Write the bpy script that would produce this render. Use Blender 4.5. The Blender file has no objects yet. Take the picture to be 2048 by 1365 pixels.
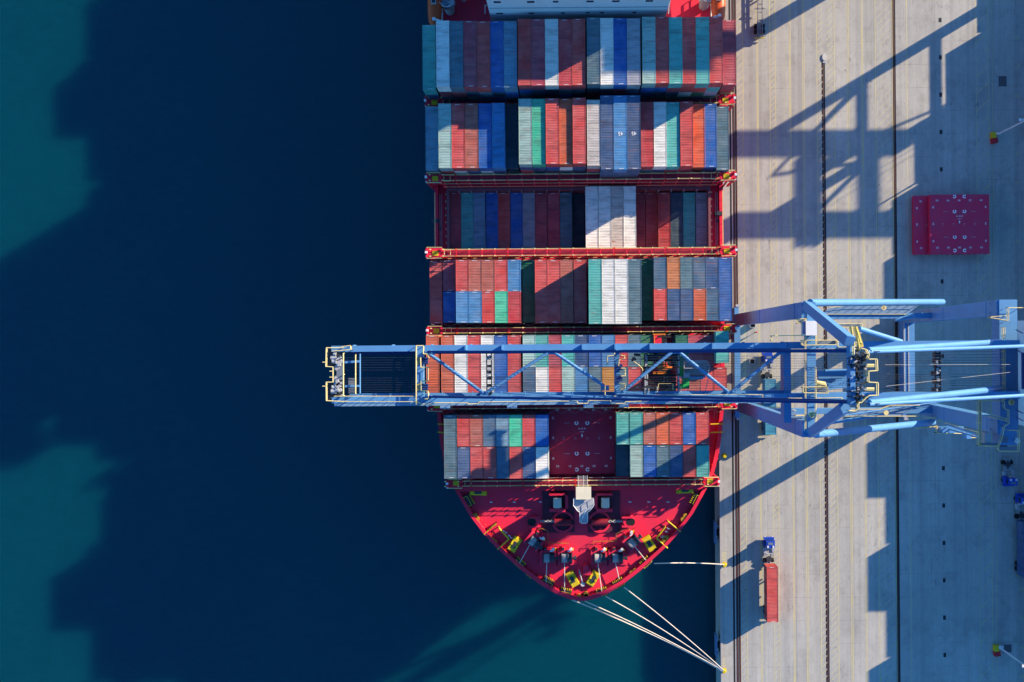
import bpy, math, random
from math import radians as R, sin, cos, pi
from mathutils import Vector, Matrix
random.seed(7)
S = bpy.context.scene
COL = S.collection

# ---------------------------------------------------------------- camera, sky, sun, exposure
CAMZ, FPX, NX, NY = 179.0, 1593.0, 1140.0, 690.0      # height over the quay, focal length and nadir in photo pixels
ROT = R(-0.45)
cam_d = bpy.data.cameras.new('Camera'); cam = bpy.data.objects.new('Camera', cam_d); COL.objects.link(cam)
cam.location = (0, 0, CAMZ); cam.rotation_euler = (0, 0, ROT)
cam_d.sensor_width = 36; cam_d.lens = 36 * FPX / 2048
cam_d.shift_x = -(NX - 1024) / 2048; cam_d.shift_y = (NY - 682.5) / 2048
cam_d.clip_end = 6000
S.camera = cam

SUN_EL, SUN_AZ = R(17.3), R(30.5)
world = bpy.data.worlds.new('World'); S.world = world; world.use_nodes = True
wn, wl = world.node_tree.nodes, world.node_tree.links
sky = wn.new('ShaderNodeTexSky'); sky.sky_type = 'NISHITA'; sky.sun_disc = False
sky.sun_elevation = SUN_EL; sky.sun_rotation = R(90) - SUN_AZ
sky.ozone_density = 5.0; sky.dust_density = 0.3; sky.air_density = 1.0
tint = wn.new('ShaderNodeMix'); tint.data_type = 'RGBA'; tint.blend_type = 'MULTIPLY'
tint.inputs['Factor'].default_value = 1.0
tint.inputs['B'].default_value = (0.44, 0.86, 1.10, 1)
wl.new(sky.outputs[0], tint.inputs['A'])
wl.new(tint.outputs['Result'], wn['Background'].inputs['Color'])
wn['Background'].inputs['Strength'].default_value = 0.11
sun_d = bpy.data.lights.new('Sun', 'SUN'); sun = bpy.data.objects.new('Sun', sun_d); COL.objects.link(sun)
sun_d.energy = 5.0; sun_d.angle = R(0.53); sun_d.color = (1.0, 0.80, 0.56)
SUN_DIR = Vector((cos(SUN_EL) * cos(SUN_AZ), cos(SUN_EL) * sin(SUN_AZ), sin(SUN_EL)))
sun.rotation_euler = SUN_DIR.to_track_quat('Z', 'Y').to_euler()
sun.location = (120, 80, 160)
S.view_settings.view_transform = 'Standard'; S.view_settings.look = 'None'
S.view_settings.exposure = 1.32; S.view_settings.gamma = 1.0
S.cycles.max_bounces = 6; S.cycles.diffuse_bounces = 2; S.cycles.glossy_bounces = 2
S.cycles.caustics_reflective = False; S.cycles.caustics_refractive = False

# ---------------------------------------------------------------- helpers
def at(px, py, z=0.0):
    """surveyed position: photo pixel at a known height -> place in the scene"""
    k = (CAMZ - z) / FPX
    dx, dy = (px - NX) * k, (NY - py) * k
    return Vector((dx * cos(ROT) - dy * sin(ROT), dx * sin(ROT) + dy * cos(ROT), z))

APART = set('side_rail deck_pipe cell_guide tie_handrail boom_handrail tip_handrail portal_handrail portal_top_rail apex_handrail landside_handrail leg_stair_rail rope_roller machinery_platform landside_platform boom_walkway portal_walkway portal_girder floodlight_arm girder_lug gusset_plate tip_sheave tip_bracket tip_walkway hazard_stripe hoist_rope service_cable cable_clamp apex_sheave apex_roller stay_pin trolley_fitting trolley_rail spreader_rope drive_motor drive_shaft hydraulic_cylinder inclined_stair sill_walkway leg_landing house_pipe yellow_pipe mooring_bitts deck_vent guard_rail winch_frame brake_band motor brake_lever lamp guide_roller lashing_ring lift_mark handrail post_cap stair_gate end_tower tower_rail navigation_lamp deck_rail window wall_ledge deck_locker jackstaff side_gear roof_window release_gear landing_leg wheel tank arm roof_light headlight windscreen stair_tower apex_fitting apex_machinery cab_rail head_block head_block_sheave rail_wheel electrical_cabinet winch jib bulwark_stay'.split())
LOOSE = set('stair_tower'.split())
class MB:
    def __init__(self): self.v, self.f, self.s, self.p = [], [], [], []
    def add(self, vs, fs, smooth=False):
        o = len(self.v); self.v += [Vector(p) for p in vs]; self.p.append((o, len(self.v), len(self.f), len(self.f)+len(fs)))
        self.f += [tuple(o + i for i in f) for f in fs]; self.s += [smooth] * len(fs); return self
    def box(self, x0, x1, y0, y1, z0, z1):
        return self.add([(x0,y0,z0),(x1,y0,z0),(x1,y1,z0),(x0,y1,z0),(x0,y0,z1),(x1,y0,z1),(x1,y1,z1),(x0,y1,z1)],
            [(3,2,1,0),(4,5,6,7),(0,1,5,4),(1,2,6,5),(2,3,7,6),(3,0,4,7)])
    def cbox(self, c, sx, sy, sz, rz=0.0):
        c = Vector(c); m = Matrix.Rotation(rz, 3, 'Z'); vs = []
        for z in (-.5, .5):
            for x, y in ((-.5,-.5),(.5,-.5),(.5,.5),(-.5,.5)):
                vs.append(c + m @ Vector((x*sx, y*sy, z*sz)))
        return self.add(vs, [(3,2,1,0),(4,5,6,7),(0,1,5,4),(1,2,6,5),(2,3,7,6),(3,0,4,7)])
    def beam(self, p, q, w, h):
        p, q = Vector(p), Vector(q); d = (q - p).normalized()
        side = d.cross(Vector((0,0,1)))
        if side.length < 1e-4: side = Vector((0,1,0))
        side.normalize(); up = side.cross(d).normalized()
        vs = []
        for e in (p, q):
            for a, b in ((-1,-1),(1,-1),(1,1),(-1,1)): vs.append(e + side*(a*w/2) + up*(b*h/2))
        return self.add(vs, [(0,1,2,3),(7,6,5,4),(0,4,5,1),(1,5,6,2),(2,6,7,3),(3,7,4,0)])
    def tube(self, p, q, r, n=8, r2=None, cap=True):
        p, q = Vector(p), Vector(q); d = (q - p)
        if d.length < 1e-6: return self
        d.normalize(); a = d.orthogonal().normalized(); b = d.cross(a); r2 = r if r2 is None else r2
        vs = []
        for e, rr in ((p, r), (q, r2)):
            for i in range(n):
                t = 2*pi*i/n; vs.append(e + a*(rr*cos(t)) + b*(rr*sin(t)))
        self.add(vs, [(i, (i+1) % n, n+(i+1) % n, n+i) for i in range(n)], True)
        if cap: self.add(vs, [tuple(range(n-1,-1,-1)), tuple(range(n, 2*n))])
        return self
    def path(self, pts, r, n=6):
        for a, b in zip(pts, pts[1:]): self.tube(a, b, r, n)
        return self
    def prism(self, pts, z0, z1):
        n = len(pts); vs = [(p[0], p[1], z0) for p in pts] + [(p[0], p[1], z1) for p in pts]
        return self.add(vs, [tuple(range(n-1,-1,-1)), tuple(range(n, 2*n))] + [(i,(i+1)%n,n+(i+1)%n,n+i) for i in range(n)])
    def ring(self, c, r0, r1, z0, z1, a0=0, a1=2*pi, n=20):
        full = abs(a1-a0-2*pi) < 1e-4; vs = []
        for i in range(n+1):
            t = a0 + (a1-a0)*i/n
            for r, z in ((r0,z0),(r1,z0),(r1,z1),(r0,z1)): vs.append((c[0]+r*cos(t), c[1]+r*sin(t), z))
        fs = []
        for i in range(n):
            a, b = 4*i, 4*i+4
            for k in range(4): fs.append((a+k, b+k, b+(k+1)%4, a+(k+1)%4))
        if not full: fs += [(0,1,2,3), (4*n+3,4*n+2,4*n+1,4*n)]
        return self.add(vs, fs)
    def rail(self, pts, h=1.1, r=0.05, step=1.6, mid=True):
        """handrail; pts are the top bar's points"""
        self.path(pts, r, 5)
        if mid: self.path([Vector(p) - Vector((0,0,h*.5)) for p in pts], r*.7, 4)
        for a, b in zip(pts, pts[1:]):
            a, b = Vector(a), Vector(b); n = max(1, int((b-a).length/step))
            for i in range(n+1):
                t = a.lerp(b, i/n); self.tube(t, t - Vector((0,0,h)), r*.8, 4, cap=False)
        return self
    def mesh(self, name, mat, origin=(0,0,0)):
        o = Vector(origin); me = bpy.data.meshes.new(name)
        me.from_pydata([tuple(p - o) for p in self.v], [], self.f); me.update()
        me.polygons.foreach_set('use_smooth', self.s)
        if mat: me.materials.append(mat)
        return me
    def pieces(self, gap=.12):
        """groups of shapes that touch each other"""
        bb = []
        for a, b, _, _ in self.p:
            q = self.v[a:b]; bb.append([min(v[i] for v in q)-gap for i in range(3)] + [max(v[i] for v in q)+gap for i in range(3)])
        n = len(bb); par = list(range(n))
        def find(i):
            while par[i] != i: par[i] = par[par[i]]; i = par[i]
            return i
        for i in range(n):
            for j in range(i):
                A_, B_ = bb[i], bb[j]
                if all(A_[k] <= B_[k+3] and B_[k] <= A_[k+3] for k in range(3)): par[find(i)] = find(j)
        out = {}
        for i, (a, b, c, d) in enumerate(self.p):
            m = out.setdefault(find(i), MB()); o = len(m.v)
            m.v += self.v[a:b]; m.f += [tuple(x-a+o for x in f) for f in self.f[c:d]]; m.s += self.s[c:d]
        return list(out.values())
    def build(self, name, mat, parent=None, origin=None):
        if parent and name in APART and len(self.p) > 1:
            return [m.build_one(name, mat, parent, origin) for m in self.pieces(.35 if name in LOOSE else .12)][0]
        return self.build_one(name, mat, parent, origin)
    def build_one(self, name, mat, parent=None, origin=None):
        if origin is None: origin = parent_world(parent) if parent else (0,0,0)
        ob = bpy.data.objects.new(name, self.mesh(name, mat, origin)); COL.objects.link(ob)
        if parent: ob.parent = parent
        else: ob.location = origin
        return ob

def parent_world(p):
    v = Vector((0,0,0))
    while p: v += p.location; p = p.parent
    return v
def tag(o, label=None, cat=None, group=None, kind=None):
    if label: o['label'] = label
    if cat: o['category'] = cat
    if group: o['group'] = group
    if kind: o['kind'] = kind
    return o
def empty(name, loc, label=None, cat=None, group=None):
    o = bpy.data.objects.new(name, None); COL.objects.link(o); o.location = loc; o.empty_display_size = .5
    return tag(o, label, cat, group)
def struct(o): o['kind'] = 'structure'; return o
def copy_tree(o, parent=None):
    c = o.copy(); COL.objects.link(c); c.parent = parent
    for ch in list(o.children): copy_tree(ch, c)
    return c
def text_mb(mb, txt, loc, size, rz=0.0, spacing=1.0, depth=0.0):
    cu = bpy.data.curves.new('lettering', 'FONT'); cu.body = txt; cu.size = size; cu.align_x = 'CENTER'; cu.align_y = 'CENTER'
    cu.space_character = spacing; cu.offset = size*0.006
    ob = bpy.data.objects.new('lettering', cu); COL.objects.link(ob)
    dg = bpy.context.evaluated_depsgraph_get(); me = ob.evaluated_get(dg).to_mesh()
    m = Matrix.Rotation(rz, 3, 'Z'); loc = Vector(loc)
    mb.add([loc + m @ v.co for v in me.vertices], [tuple(p.vertices) for p in me.polygons])
    ob.evaluated_get(dg).to_mesh_clear(); bpy.data.objects.remove(ob); bpy.data.curves.remove(cu)

# ---------------------------------------------------------------- materials
def new_mat(name):
    m = bpy.data.materials.new(name); m.use_nodes = True
    return m, m.node_tree.nodes, m.node_tree.links, m.node_tree.nodes['Principled BSDF']
def mixc(n, l, fac, a, b, blend='MIX'):
    x = n.new('ShaderNodeMix'); x.data_type = 'RGBA'; x.blend_type = blend
    for s, v in (('Factor', fac), ('A', a), ('B', b)):
        if hasattr(v, 'links') or hasattr(v, 'is_linked'): l.new(v, x.inputs[s])
        else: x.inputs[s].default_value = v if s == 'Factor' else (*v[:3], 1)
    return x.outputs['Result']
def noise(n, l, vec, scale, detail=4, rough=.55, dist=0.0):
    t = n.new('ShaderNodeTexNoise'); t.inputs['Scale'].default_value = scale; t.inputs['Detail'].default_value = detail
    t.inputs['Roughness'].default_value = rough; t.inputs['Distortion'].default_value = dist
    if vec is not None: l.new(vec, t.inputs['Vector'])
    return t.outputs['Fac']
def ramp(n, l, fac, p0, p1, c0=(0,0,0), c1=(1,1,1)):
    r = n.new('ShaderNodeValToRGB'); r.color_ramp.elements[0].position = p0; r.color_ramp.elements[1].position = p1
    r.color_ramp.elements[0].color = (*c0, 1); r.color_ramp.elements[1].color = (*c1, 1)
    l.new(fac, r.inputs[0]); return r.outputs[0]
def mapping(n, l, src, scale=(1,1,1), loc=None):
    m = n.new('ShaderNodeMapping'); m.inputs['Scale'].default_value = scale; l.new(src, m.inputs['Vector'])
    if loc is not None: l.new(loc, m.inputs['Location'])
    return m.outputs[0]
def math_n(n, l, op, a, b):
    x = n.new('ShaderNodeMath'); x.operation = op
    for i, v in enumerate((a, b)):
        if isinstance(v, (int, float)): x.inputs[i].default_value = v
        else: l.new(v, x.inputs[i])
    return x.outputs[0]
def paint(name, rgb, rough=.5, wear=.25, wear_rgb=None, scale=.6, metal=0.0):
    m, n, l, b = new_mat(name); tc = n.new('ShaderNodeTexCoord').outputs['Object']
    f = ramp(n, l, noise(n, l, tc, scale, 6, .6), .35, .75)
    dark = wear_rgb or tuple(c * .55 for c in rgb)
    c = mixc(n, l, math_n(n, l, 'MULTIPLY', f, wear), rgb, dark)
    f2 = ramp(n, l, noise(n, l, tc, scale*7, 3, .6), .62, .72)
    c = mixc(n, l, math_n(n, l, 'MULTIPLY', f2, wear*.6), c, tuple(v*.5 for v in rgb))
    l.new(c, b.inputs['Base Color']); b.inputs['Roughness'].default_value = rough; b.inputs['Metallic'].default_value = metal; b.inputs['Specular IOR Level'].default_value = .28
    return m

def make_box_paint(attr=False):
    m, n, l, b = new_mat('container_paint')
    oi = n.new('ShaderNodeObjectInfo'); tc = n.new('ShaderNodeTexCoord').outputs['Object']
    cb = n.new('ShaderNodeCombineXYZ')
    for i, k in enumerate((37.0, 91.0, 53.0)): l.new(math_n(n, l, 'MULTIPLY', oi.outputs['Random'], k), cb.inputs[i])
    v1 = mapping(n, l, tc, (.25, 1.1, .5), cb.outputs[0])
    v2 = mapping(n, l, tc, (.35, 2.6, .8), cb.outputs[0])
    v3 = mapping(n, l, tc, (.5, .35, .5), cb.outputs[0])
    base, wear = oi.outputs['Color'], oi.outputs['Alpha']
    if attr:
        at_ = n.new('ShaderNodeAttribute'); at_.attribute_name = 'Paint'; base, wear = at_.outputs['Color'], at_.outputs['Alpha']
    fade = ramp(n, l, noise(n, l, v3, .8, 4), .3, .75)
    bw = mixc(n, l, math_n(n, l, 'MULTIPLY', fade, .75), base, mixc(n, l, .24, base, (.50,.49,.46)))
    streak = ramp(n, l, noise(n, l, v1, 1.0, 7, .65, .3), .46, .70)
    c = mixc(n, l, math_n(n, l, 'MULTIPLY', streak, .62), bw, mixc(n, l, .75, base, (.03,.03,.03)))
    rustf = ramp(n, l, noise(n, l, v2, .9, 8, .7, .4), .56, .68)
    c = mixc(n, l, math_n(n, l, 'MULTIPLY', rustf, wear), c, (.25,.09,.04))
    spots = ramp(n, l, noise(n, l, mapping(n, l, tc, (1,1,1), cb.outputs[0]), 2.6, 3, .5), .67, .74)
    c = mixc(n, l, math_n(n, l, 'MULTIPLY', spots, .6), c, (.04,.035,.03))
    l.new(c, b.inputs['Base Color']); b.inputs['Roughness'].default_value = .55; b.inputs['Specular IOR Level'].default_value = .22
    return m
BOXPAINT = make_box_paint(); BOXPAINT_MASS = make_box_paint(True)
RED = paint('ship_red', (.70,.020,.055), .45, .30, (.30,.02,.05), .35)
DECKRED = paint('deck_red', (.74,.020,.060), .55, .55, (.42,.04,.085), .30)
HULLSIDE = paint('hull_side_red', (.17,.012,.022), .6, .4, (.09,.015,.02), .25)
COVERRED = paint('cover_red', (.70,.022,.085), .5, .5, (.42,.07,.13), .5)
HATCHRED = paint('hatch_red', (.42,.012,.045), .5, .45, (.33,.06,.11), .5)
BLUE = paint('crane_blue', (.092,.265,.52), .42, .45, (.07,.17,.32), .35)
NAVY = paint('navy_and_ledge_shade', (.012,.04,.16), .5, .2)
RAILY = paint('rail_cream', (.72,.60,.27), .5, .25, (.45,.30,.10), .5)
YEL = paint('safety_yellow', (.62,.47,.015), .5, .3, (.40,.28,.02), .8)
ORANGE = paint('spreader_orange', (.62,.17,.015), .45, .4)
GRATE = paint('grating_grey', (.15,.19,.25), .6, .4, None, 1.5)
MACH = paint('machine_dark', (.035,.042,.055), .5, .4, None, 1.2)
BLACK = paint('rubber_black', (.012,.012,.014), .7, .2)
STEEL = paint('galvanised_grey', (.38,.40,.43), .45, .3, None, .8)
WHITE = paint('white_paint', (.68,.69,.70), .45, .16, (.48,.46,.42), .4)
ROPE = paint('mooring_rope', (.56,.53,.48), .8, .5, None, 2)
CHAIN = paint('chain_grey', (.45,.44,.42), .6, .3, None, 3)
GREEN = paint('machine_green', (.03,.42,.10), .5, .3)
GLASS = paint('window_glass', (.015,.025,.045), .12, .05)
LBOAT = paint('lifeboat_orange', (.62,.085,.02), .4, .2)
CABBLUE = paint('cab_blue', (.012,.06,.42), .35, .15)
HIVIS = paint('hivis_yellow', (.60,.72,.08), .7, .1)
HELMET = paint('helmet_red', (.60,.03,.02), .4, .05)
CLOTH = paint('dark_trousers', (.02,.025,.05), .8, .1)
SKIN = paint('skin', (.42,.24,.16), .6, .1)
ROD = paint('lashing_steel', (.20,.20,.22), .5, .3)
MARK = paint('white_marking', (.80,.80,.80), .6, .25, (.5,.48,.45), 2.5)
RUSTRAIL = paint('rail_rust', (.13,.045,.035), .6, .5, (.05,.03,.03), .7)
TRENCH = paint('trench_dark', (.018,.018,.024), .8, .3)

def concrete_mat():
    m, n, l, b = new_mat('concrete'); tc = n.new('ShaderNodeTexCoord').outputs['Object']
    def N(sc, d=4, r=.6, dist=0): return noise(n, l, mapping(n, l, tc, sc), 1.0, d, r, dist)
    M = lambda f, k: math_n(n, l, 'MULTIPLY', f, k)
    c = mixc(n, l, ramp(n, l, N((.045,.03,.05), 6), .32, .68), (.475,.472,.43), (.345,.342,.315))
    c = mixc(n, l, M(ramp(n, l, N((.55,.0025,.1), 3), .46, .68), .45), c, (.23,.232,.222))            # wheel paths along the lanes
    c = mixc(n, l, M(ramp(n, l, N((.38,.004,.1), 3, .5), .55, .72), .45), c, (.50,.48,.40))             # pale bands
    c = mixc(n, l, M(ramp(n, l, N((2.6,.03,1), 5, .7), .46, .72), .20), c, (.20,.20,.19))
    c = mixc(n, l, M(ramp(n, l, N((.16,.13,.2), 8, .75), .50, .70), .62), c, (.21,.205,.19))            # stains
    c = mixc(n, l, M(ramp(n, l, N((.9,.5,1), 8, .8), .46, .74), .36), c, (.22,.215,.20))
    wv = n.new('ShaderNodeTexWave'); wv.wave_type = 'RINGS'; wv.rings_direction = 'Z'                      # curved tyre scuffs
    wv.inputs['Scale'].default_value = .55; wv.inputs['Distortion'].default_value = 9; wv.inputs['Detail'].default_value = 4; wv.inputs['Detail Scale'].default_value = .35
    l.new(mapping(n, l, tc, (1,1,1)), wv.inputs['Vector'])
    sc = math_n(n, l, 'MULTIPLY', ramp(n, l, wv.outputs['Fac'], .80, .97), ramp(n, l, N((.06,.05,.1), 3), .46, .62))
    c = mixc(n, l, M(sc, .22), c, (.52,.51,.47)); 
    sk = math_n(n, l, 'MULTIPLY', ramp(n, l, N((1.4,.22,1), 4, .6, 2.2), .60, .70), ramp(n, l, N((.05,.07,.1), 3), .42, .60))
    c = mixc(n, l, M(sk, .7), c, (.12,.12,.115))
    br = n.new('ShaderNodeTexBrick'); br.offset = 0; br.inputs['Scale'].default_value = 1.0
    br.inputs['Mortar Size'].default_value = .04; br.inputs['Mortar Smooth'].default_value = .4
    br.inputs['Brick Width'].default_value = 6.3; br.inputs['Row Height'].default_value = 5.2
    l.new(tc, br.inputs['Vector'])
    br.inputs['Color1'].default_value = (0,0,0,1); br.inputs['Color2'].default_value = (0,0,0,1); br.inputs['Mortar'].default_value = (1,1,1,1)
    gate = ramp(n, l, N((.12,.12,.1), 4, .7), .45, .62)
    c = mixc(n, l, M(math_n(n, l, 'MULTIPLY', br.outputs['Color'], gate), .6), c, (.09,.088,.08))
    c = mixc(n, l, M(ramp(n, l, N((.55,.5,.5), 3, .5), .70, .77), .6), c, (.10,.098,.09))                 # oil spots
    l.new(c, b.inputs['Base Color']); b.inputs['Roughness'].default_value = .9; b.inputs['Specular IOR Level'].default_value = .2
    bp = n.new('ShaderNodeBump'); bp.inputs['Strength'].default_value = .18; bp.inputs['Distance'].default_value = .03
    l.new(N((1.5,1.2,1), 6, .7), bp.inputs['Height']); l.new(bp.outputs[0], b.inputs['Normal'])
    return m
CONC = concrete_mat()
def lane_paint():
    m, n, l, b = new_mat('lane_paint'); tc = n.new('ShaderNodeTexCoord').outputs['Object']
    f = ramp(n, l, noise(n, l, mapping(n, l, tc, (.9,.22,1)), 1.0, 8, .78), .36, .62)
    c = mixc(n, l, f, (.42,.40,.33), (.58,.51,.21))
    l.new(c, b.inputs['Base Color']); b.inputs['Roughness'].default_value = .8
    return m
LANE = lane_paint()
def water_mat():
    m, n, l, b = new_mat('harbour_water'); tc = n.new('ShaderNodeTexCoord').outputs['Object']
    f = noise(n, l, mapping(n, l, tc, (.012,.012,1)), 1.0, 4)
    c = mixc(n, l, ramp(n, l, f, .3, .7), (.0005,.043,.066), (.0008,.054,.074))
    f2 = ramp(n, l, noise(n, l, mapping(n, l, tc, (.28,.5,1)), 1.0, 8, .75, .6), .35, .7)
    c = mixc(n, l, math_n(n, l, 'MULTIPLY', f2, .42), c, (.0004,.032,.055))
    l.new(c, b.inputs['Base Color']); b.inputs['Roughness'].default_value = .2; b.inputs['IOR'].default_value = 1.33
    b.subsurface_method = 'BURLEY'; b.inputs['Subsurface Weight'].default_value = 1.0; b.inputs['Subsurface Radius'].default_value = (.5,1.0,1.0); b.inputs['Subsurface Scale'].default_value = 9.0
    bp = n.new('ShaderNodeBump'); bp.inputs['Strength'].default_value = .45; bp.inputs['Distance'].default_value = .2
    w = noise(n, l, mapping(n, l, tc, (.8,1.2,1)), 1.0, 6, .6)
    l.new(w, bp.inputs['Height']); l.new(bp.outputs[0], b.inputs['Normal'])
    return m
WATER = water_mat()
def orn(n): return '%d%s' % (n, 'th' if 10 < n % 100 < 14 else {1:'st',2:'nd',3:'rd'}.get(n % 10,'th'))
# ---------------------------------------------------------------- setting: water, quay, rails, painted markings
QX = at(1441, 1250, 0).x                               # quay edge
struct(MB().add([(-2500,-2500,-6),(QX+1,-2500,-6),(QX+1,2500,-6),(-2500,2500,-6)], [(0,1,2,3)]).build('water', WATER))
struct(MB().box(QX, 2500, -2500, 2500, -14, 0).build('quay', CONC))
def gx(px, py=680): return at(px, py, 0).x
def gy(py, px=1700): return at(px, py, 0).y
YN, YS = 160, -160
k = MB().box(QX, QX+.45, YN, YS, 0.0, .16)
struct(k.build('quay_kerb', paint('kerb_concrete', (.40,.38,.36), .8, .3)))
XS, XL = gx(1470.5), gx(1792)                          # seaside and landside crane rail
tr, rl = MB(), MB()
for x, w in ((gx(1463.8), .40), (XS, .50), (gx(1475), .36), (XL-.30, .34), (XL+.26, .30)):
    tr.add([(x-w/2,YS,.004),(x+w/2,YS,.004),(x+w/2,YN,.004),(x-w/2,YN,.004)], [(0,1,2,3)])
struct(tr.build('rail_trench', TRENCH))
for x in (XS-.05, XS+.62, XL-.02): rl.box(x-.10, x+.10, YS, YN, .006, .06)
YC = gy(122)                                           # the cable trench in the lanes starts under its cover
t2 = MB()
for x in (gx(1646.2, 400), gx(1650.6, 400)): t2.add([(x-.15,YS,.005),(x+.15,YS,.005),(x+.15,YC,.005),(x-.15,YC,.005)], [(0,1,2,3)])
struct(t2.build('cable_trench', TRENCH))
x = gx(1648.4, 400); rl.box(x-.07, x+.07, YS, YC, .005, .03)
struct(rl.build('crane_rail', RUSTRAIL))

mk = MB()
def vline(px, w=.14, py=100, y0=YS, y1=YN, z=.008):
    x = gx(px, py); mk.add([(x-w/2,y0,z),(x+w/2,y0,z),(x+w/2,y1,z),(x-w/2,y1,z)], [(0,1,2,3)])
for px in (1485.5, 1513.2, 1515.2, 1539.5, 1550.5, 1578.6, 1580.8, 1605, 1608, 1633.5, 1668.5, 1694.2, 1697, 1723, 1725.2, 1750.5, 1784.5, 1813.5, 1952, 1976.5, 1984.5):
    vline(px, .17 if px < 1840 else .13)
def hatch(pa, pb, step, w=.14, z=.008, rise=1.0):
    xa, xb = gx(pa,100), gx(pb,100); y = YS
    while y < YN:
        y2 = y + (xb-xa)*rise
        mk.add([(xa,y,z),(xb,y2,z),(xb,y2+w*1.4,z),(xa,y+w*1.4,z)], [(0,1,2,3)]); y += step
hatch(1473, 1484.5, 1.55); hatch(1541, 1549.5, 1.3); hatch(1635, 1645, 1.5); hatch(1653, 1667, 1.5); hatch(1752, 1783, 1.75, .09); hatch(1953.5, 1975.5, 3.85)
for i in range(23):                                    # bay numbers, read from the north
    n = 5 + 2*i; py = 75 + 58.1*i
    p = at(2034.5 + (py-75)*.0079, py, .01); text_mb(mk, '%02d' % n, p, 1.15, pi)
struct(mk.build('painted_markings', LANE))

# covers, drains
grp = 'drain covers in a line along the quay'
p0 = None
for i in range(18):
    py = 40.5 + 74.7*i
    if 395 < py < 520: continue
    p = at(1880 + py*.0073, py, 0)
    e = empty('drain_cover', p, 'dark rectangular drain cover set in the quay, %s from the north end of the line' % orn(len([o for o in COL.objects if o.name.startswith('drain_cover')])+1), 'drain cover', grp)
    MB().cbox((p.x,p.y,.012), .62, .95, .024).build('frame', TRENCH, e)
    g = MB()
    for q in range(5): g.cbox((p.x-.22+.11*q, p.y, .03), .06, .8, .02)
    g.build('grate', MACH, e)
def plate(px, py, sx, sy, label):
    p = at(px, py, 0); e = empty('access_cover', p, label, 'access cover')
    MB().cbox((p.x,p.y,.012), sx, sy, .024).build('plate', paint('plate_dark_%d' % px, (.10,.10,.105), .7, .4), e)
    f = MB(); w = .09
    for a, b, c, d in ((-sx/2,sx/2,sy/2-w,sy/2),(-sx/2,sx/2,-sy/2,-sy/2+w),(-sx/2,-sx/2+w,-sy/2,sy/2),(sx/2-w,sx/2,-sy/2,sy/2)):
        f.box(p.x+a,p.x+b,p.y+c,p.y+d,.0,.034)
    f.build('frame', STEEL, e)
plate(2005, 163, 2.0, 2.5, 'square pale rimmed access cover beside the bay numbers, near the painted 07')
plate(2015.5, 1297, 1.9, 1.9, 'square rimmed access cover beside the red and yellow lamp base near the painted 47')
p = at(1648.5, 115, 0); e = empty('trench_cap', p, 'white rounded cap at the head of the cable trench', 'cable pit cover')
MB().prism([(p.x+.5*cos(t)*(1.0), p.y+.82*sin(t)) for t in [2*pi*i/14 for i in range(14)]], 0, .22).build('lid', paint('cap_pale', (.50,.51,.48), .7, .3), e)
MB().cbox((p.x,p.y-1.05,.06), .7, .55, .12).build('mouth', STEEL, e)
for px, py, lab in ((1448.5,912,'small yellow bollard on the quay edge beside the ship bow'),
                    (1448.5,1129.5,'yellow bollard on the quay edge holding a single level mooring line'),
                    (1447.5,1341.5,'yellow bollard on the quay edge where several mooring lines meet')):
    p = at(px, py, 0); e = empty('bollard', p, lab, 'bollard', 'bollards along the quay edge')
    MB().tube(p, p+Vector((0,0,.08)), .62, 16).build('base_plate', YEL, e)
    MB().tube(p+Vector((0,0,.08)), p+Vector((0,0,.55)), .30, 14, .26).tube(p+Vector((0,0,.55)), p+Vector((0,0,.8)), .45, 14, .34).build('post', YEL, e)
s = MB()
for py in (1113, 1325):
    p = at(1448, py, 0)
    for q in range(5): s.add([(p.x-.45,p.y-.9+q*.42,.01),(p.x+.45,p.y-.9+q*.42,.01),(p.x+.45,p.y-.68+q*.42,.01),(p.x-.45,p.y-.68+q*.42,.01)], [(0,1,2,3)])
struct(s.build('bollard_markings', LANE))
for px, py, lab in ((1431.5,1067,'steel fender panel on the quay wall beside the ship bow'),(1433.5,1293,'steel fender panel on the quay wall under the converging mooring lines')):
    c = at(px, py, -.6); e = empty('quay_fender', c, lab, 'fender', 'fenders along the quay wall')
    MB().box(c.x-.14,c.x+.14,c.y-2.5,c.y+2.5,-2.6,-.5).build('panel', paint('fender_face', (.12,.24,.42), .5, .3), e)
    a = MB()
    for dy in (-1.5,1.6): a.tube((c.x+.14,c.y+dy,-1.0),(QX,c.y+dy,-.9),.20,8)
    a.build('arm', STEEL, e)
    MB().tube((c.x+.14,c.y,-1.4),(QX,c.y,-1.4),.75,14).build('cone', BLACK, e)

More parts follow.
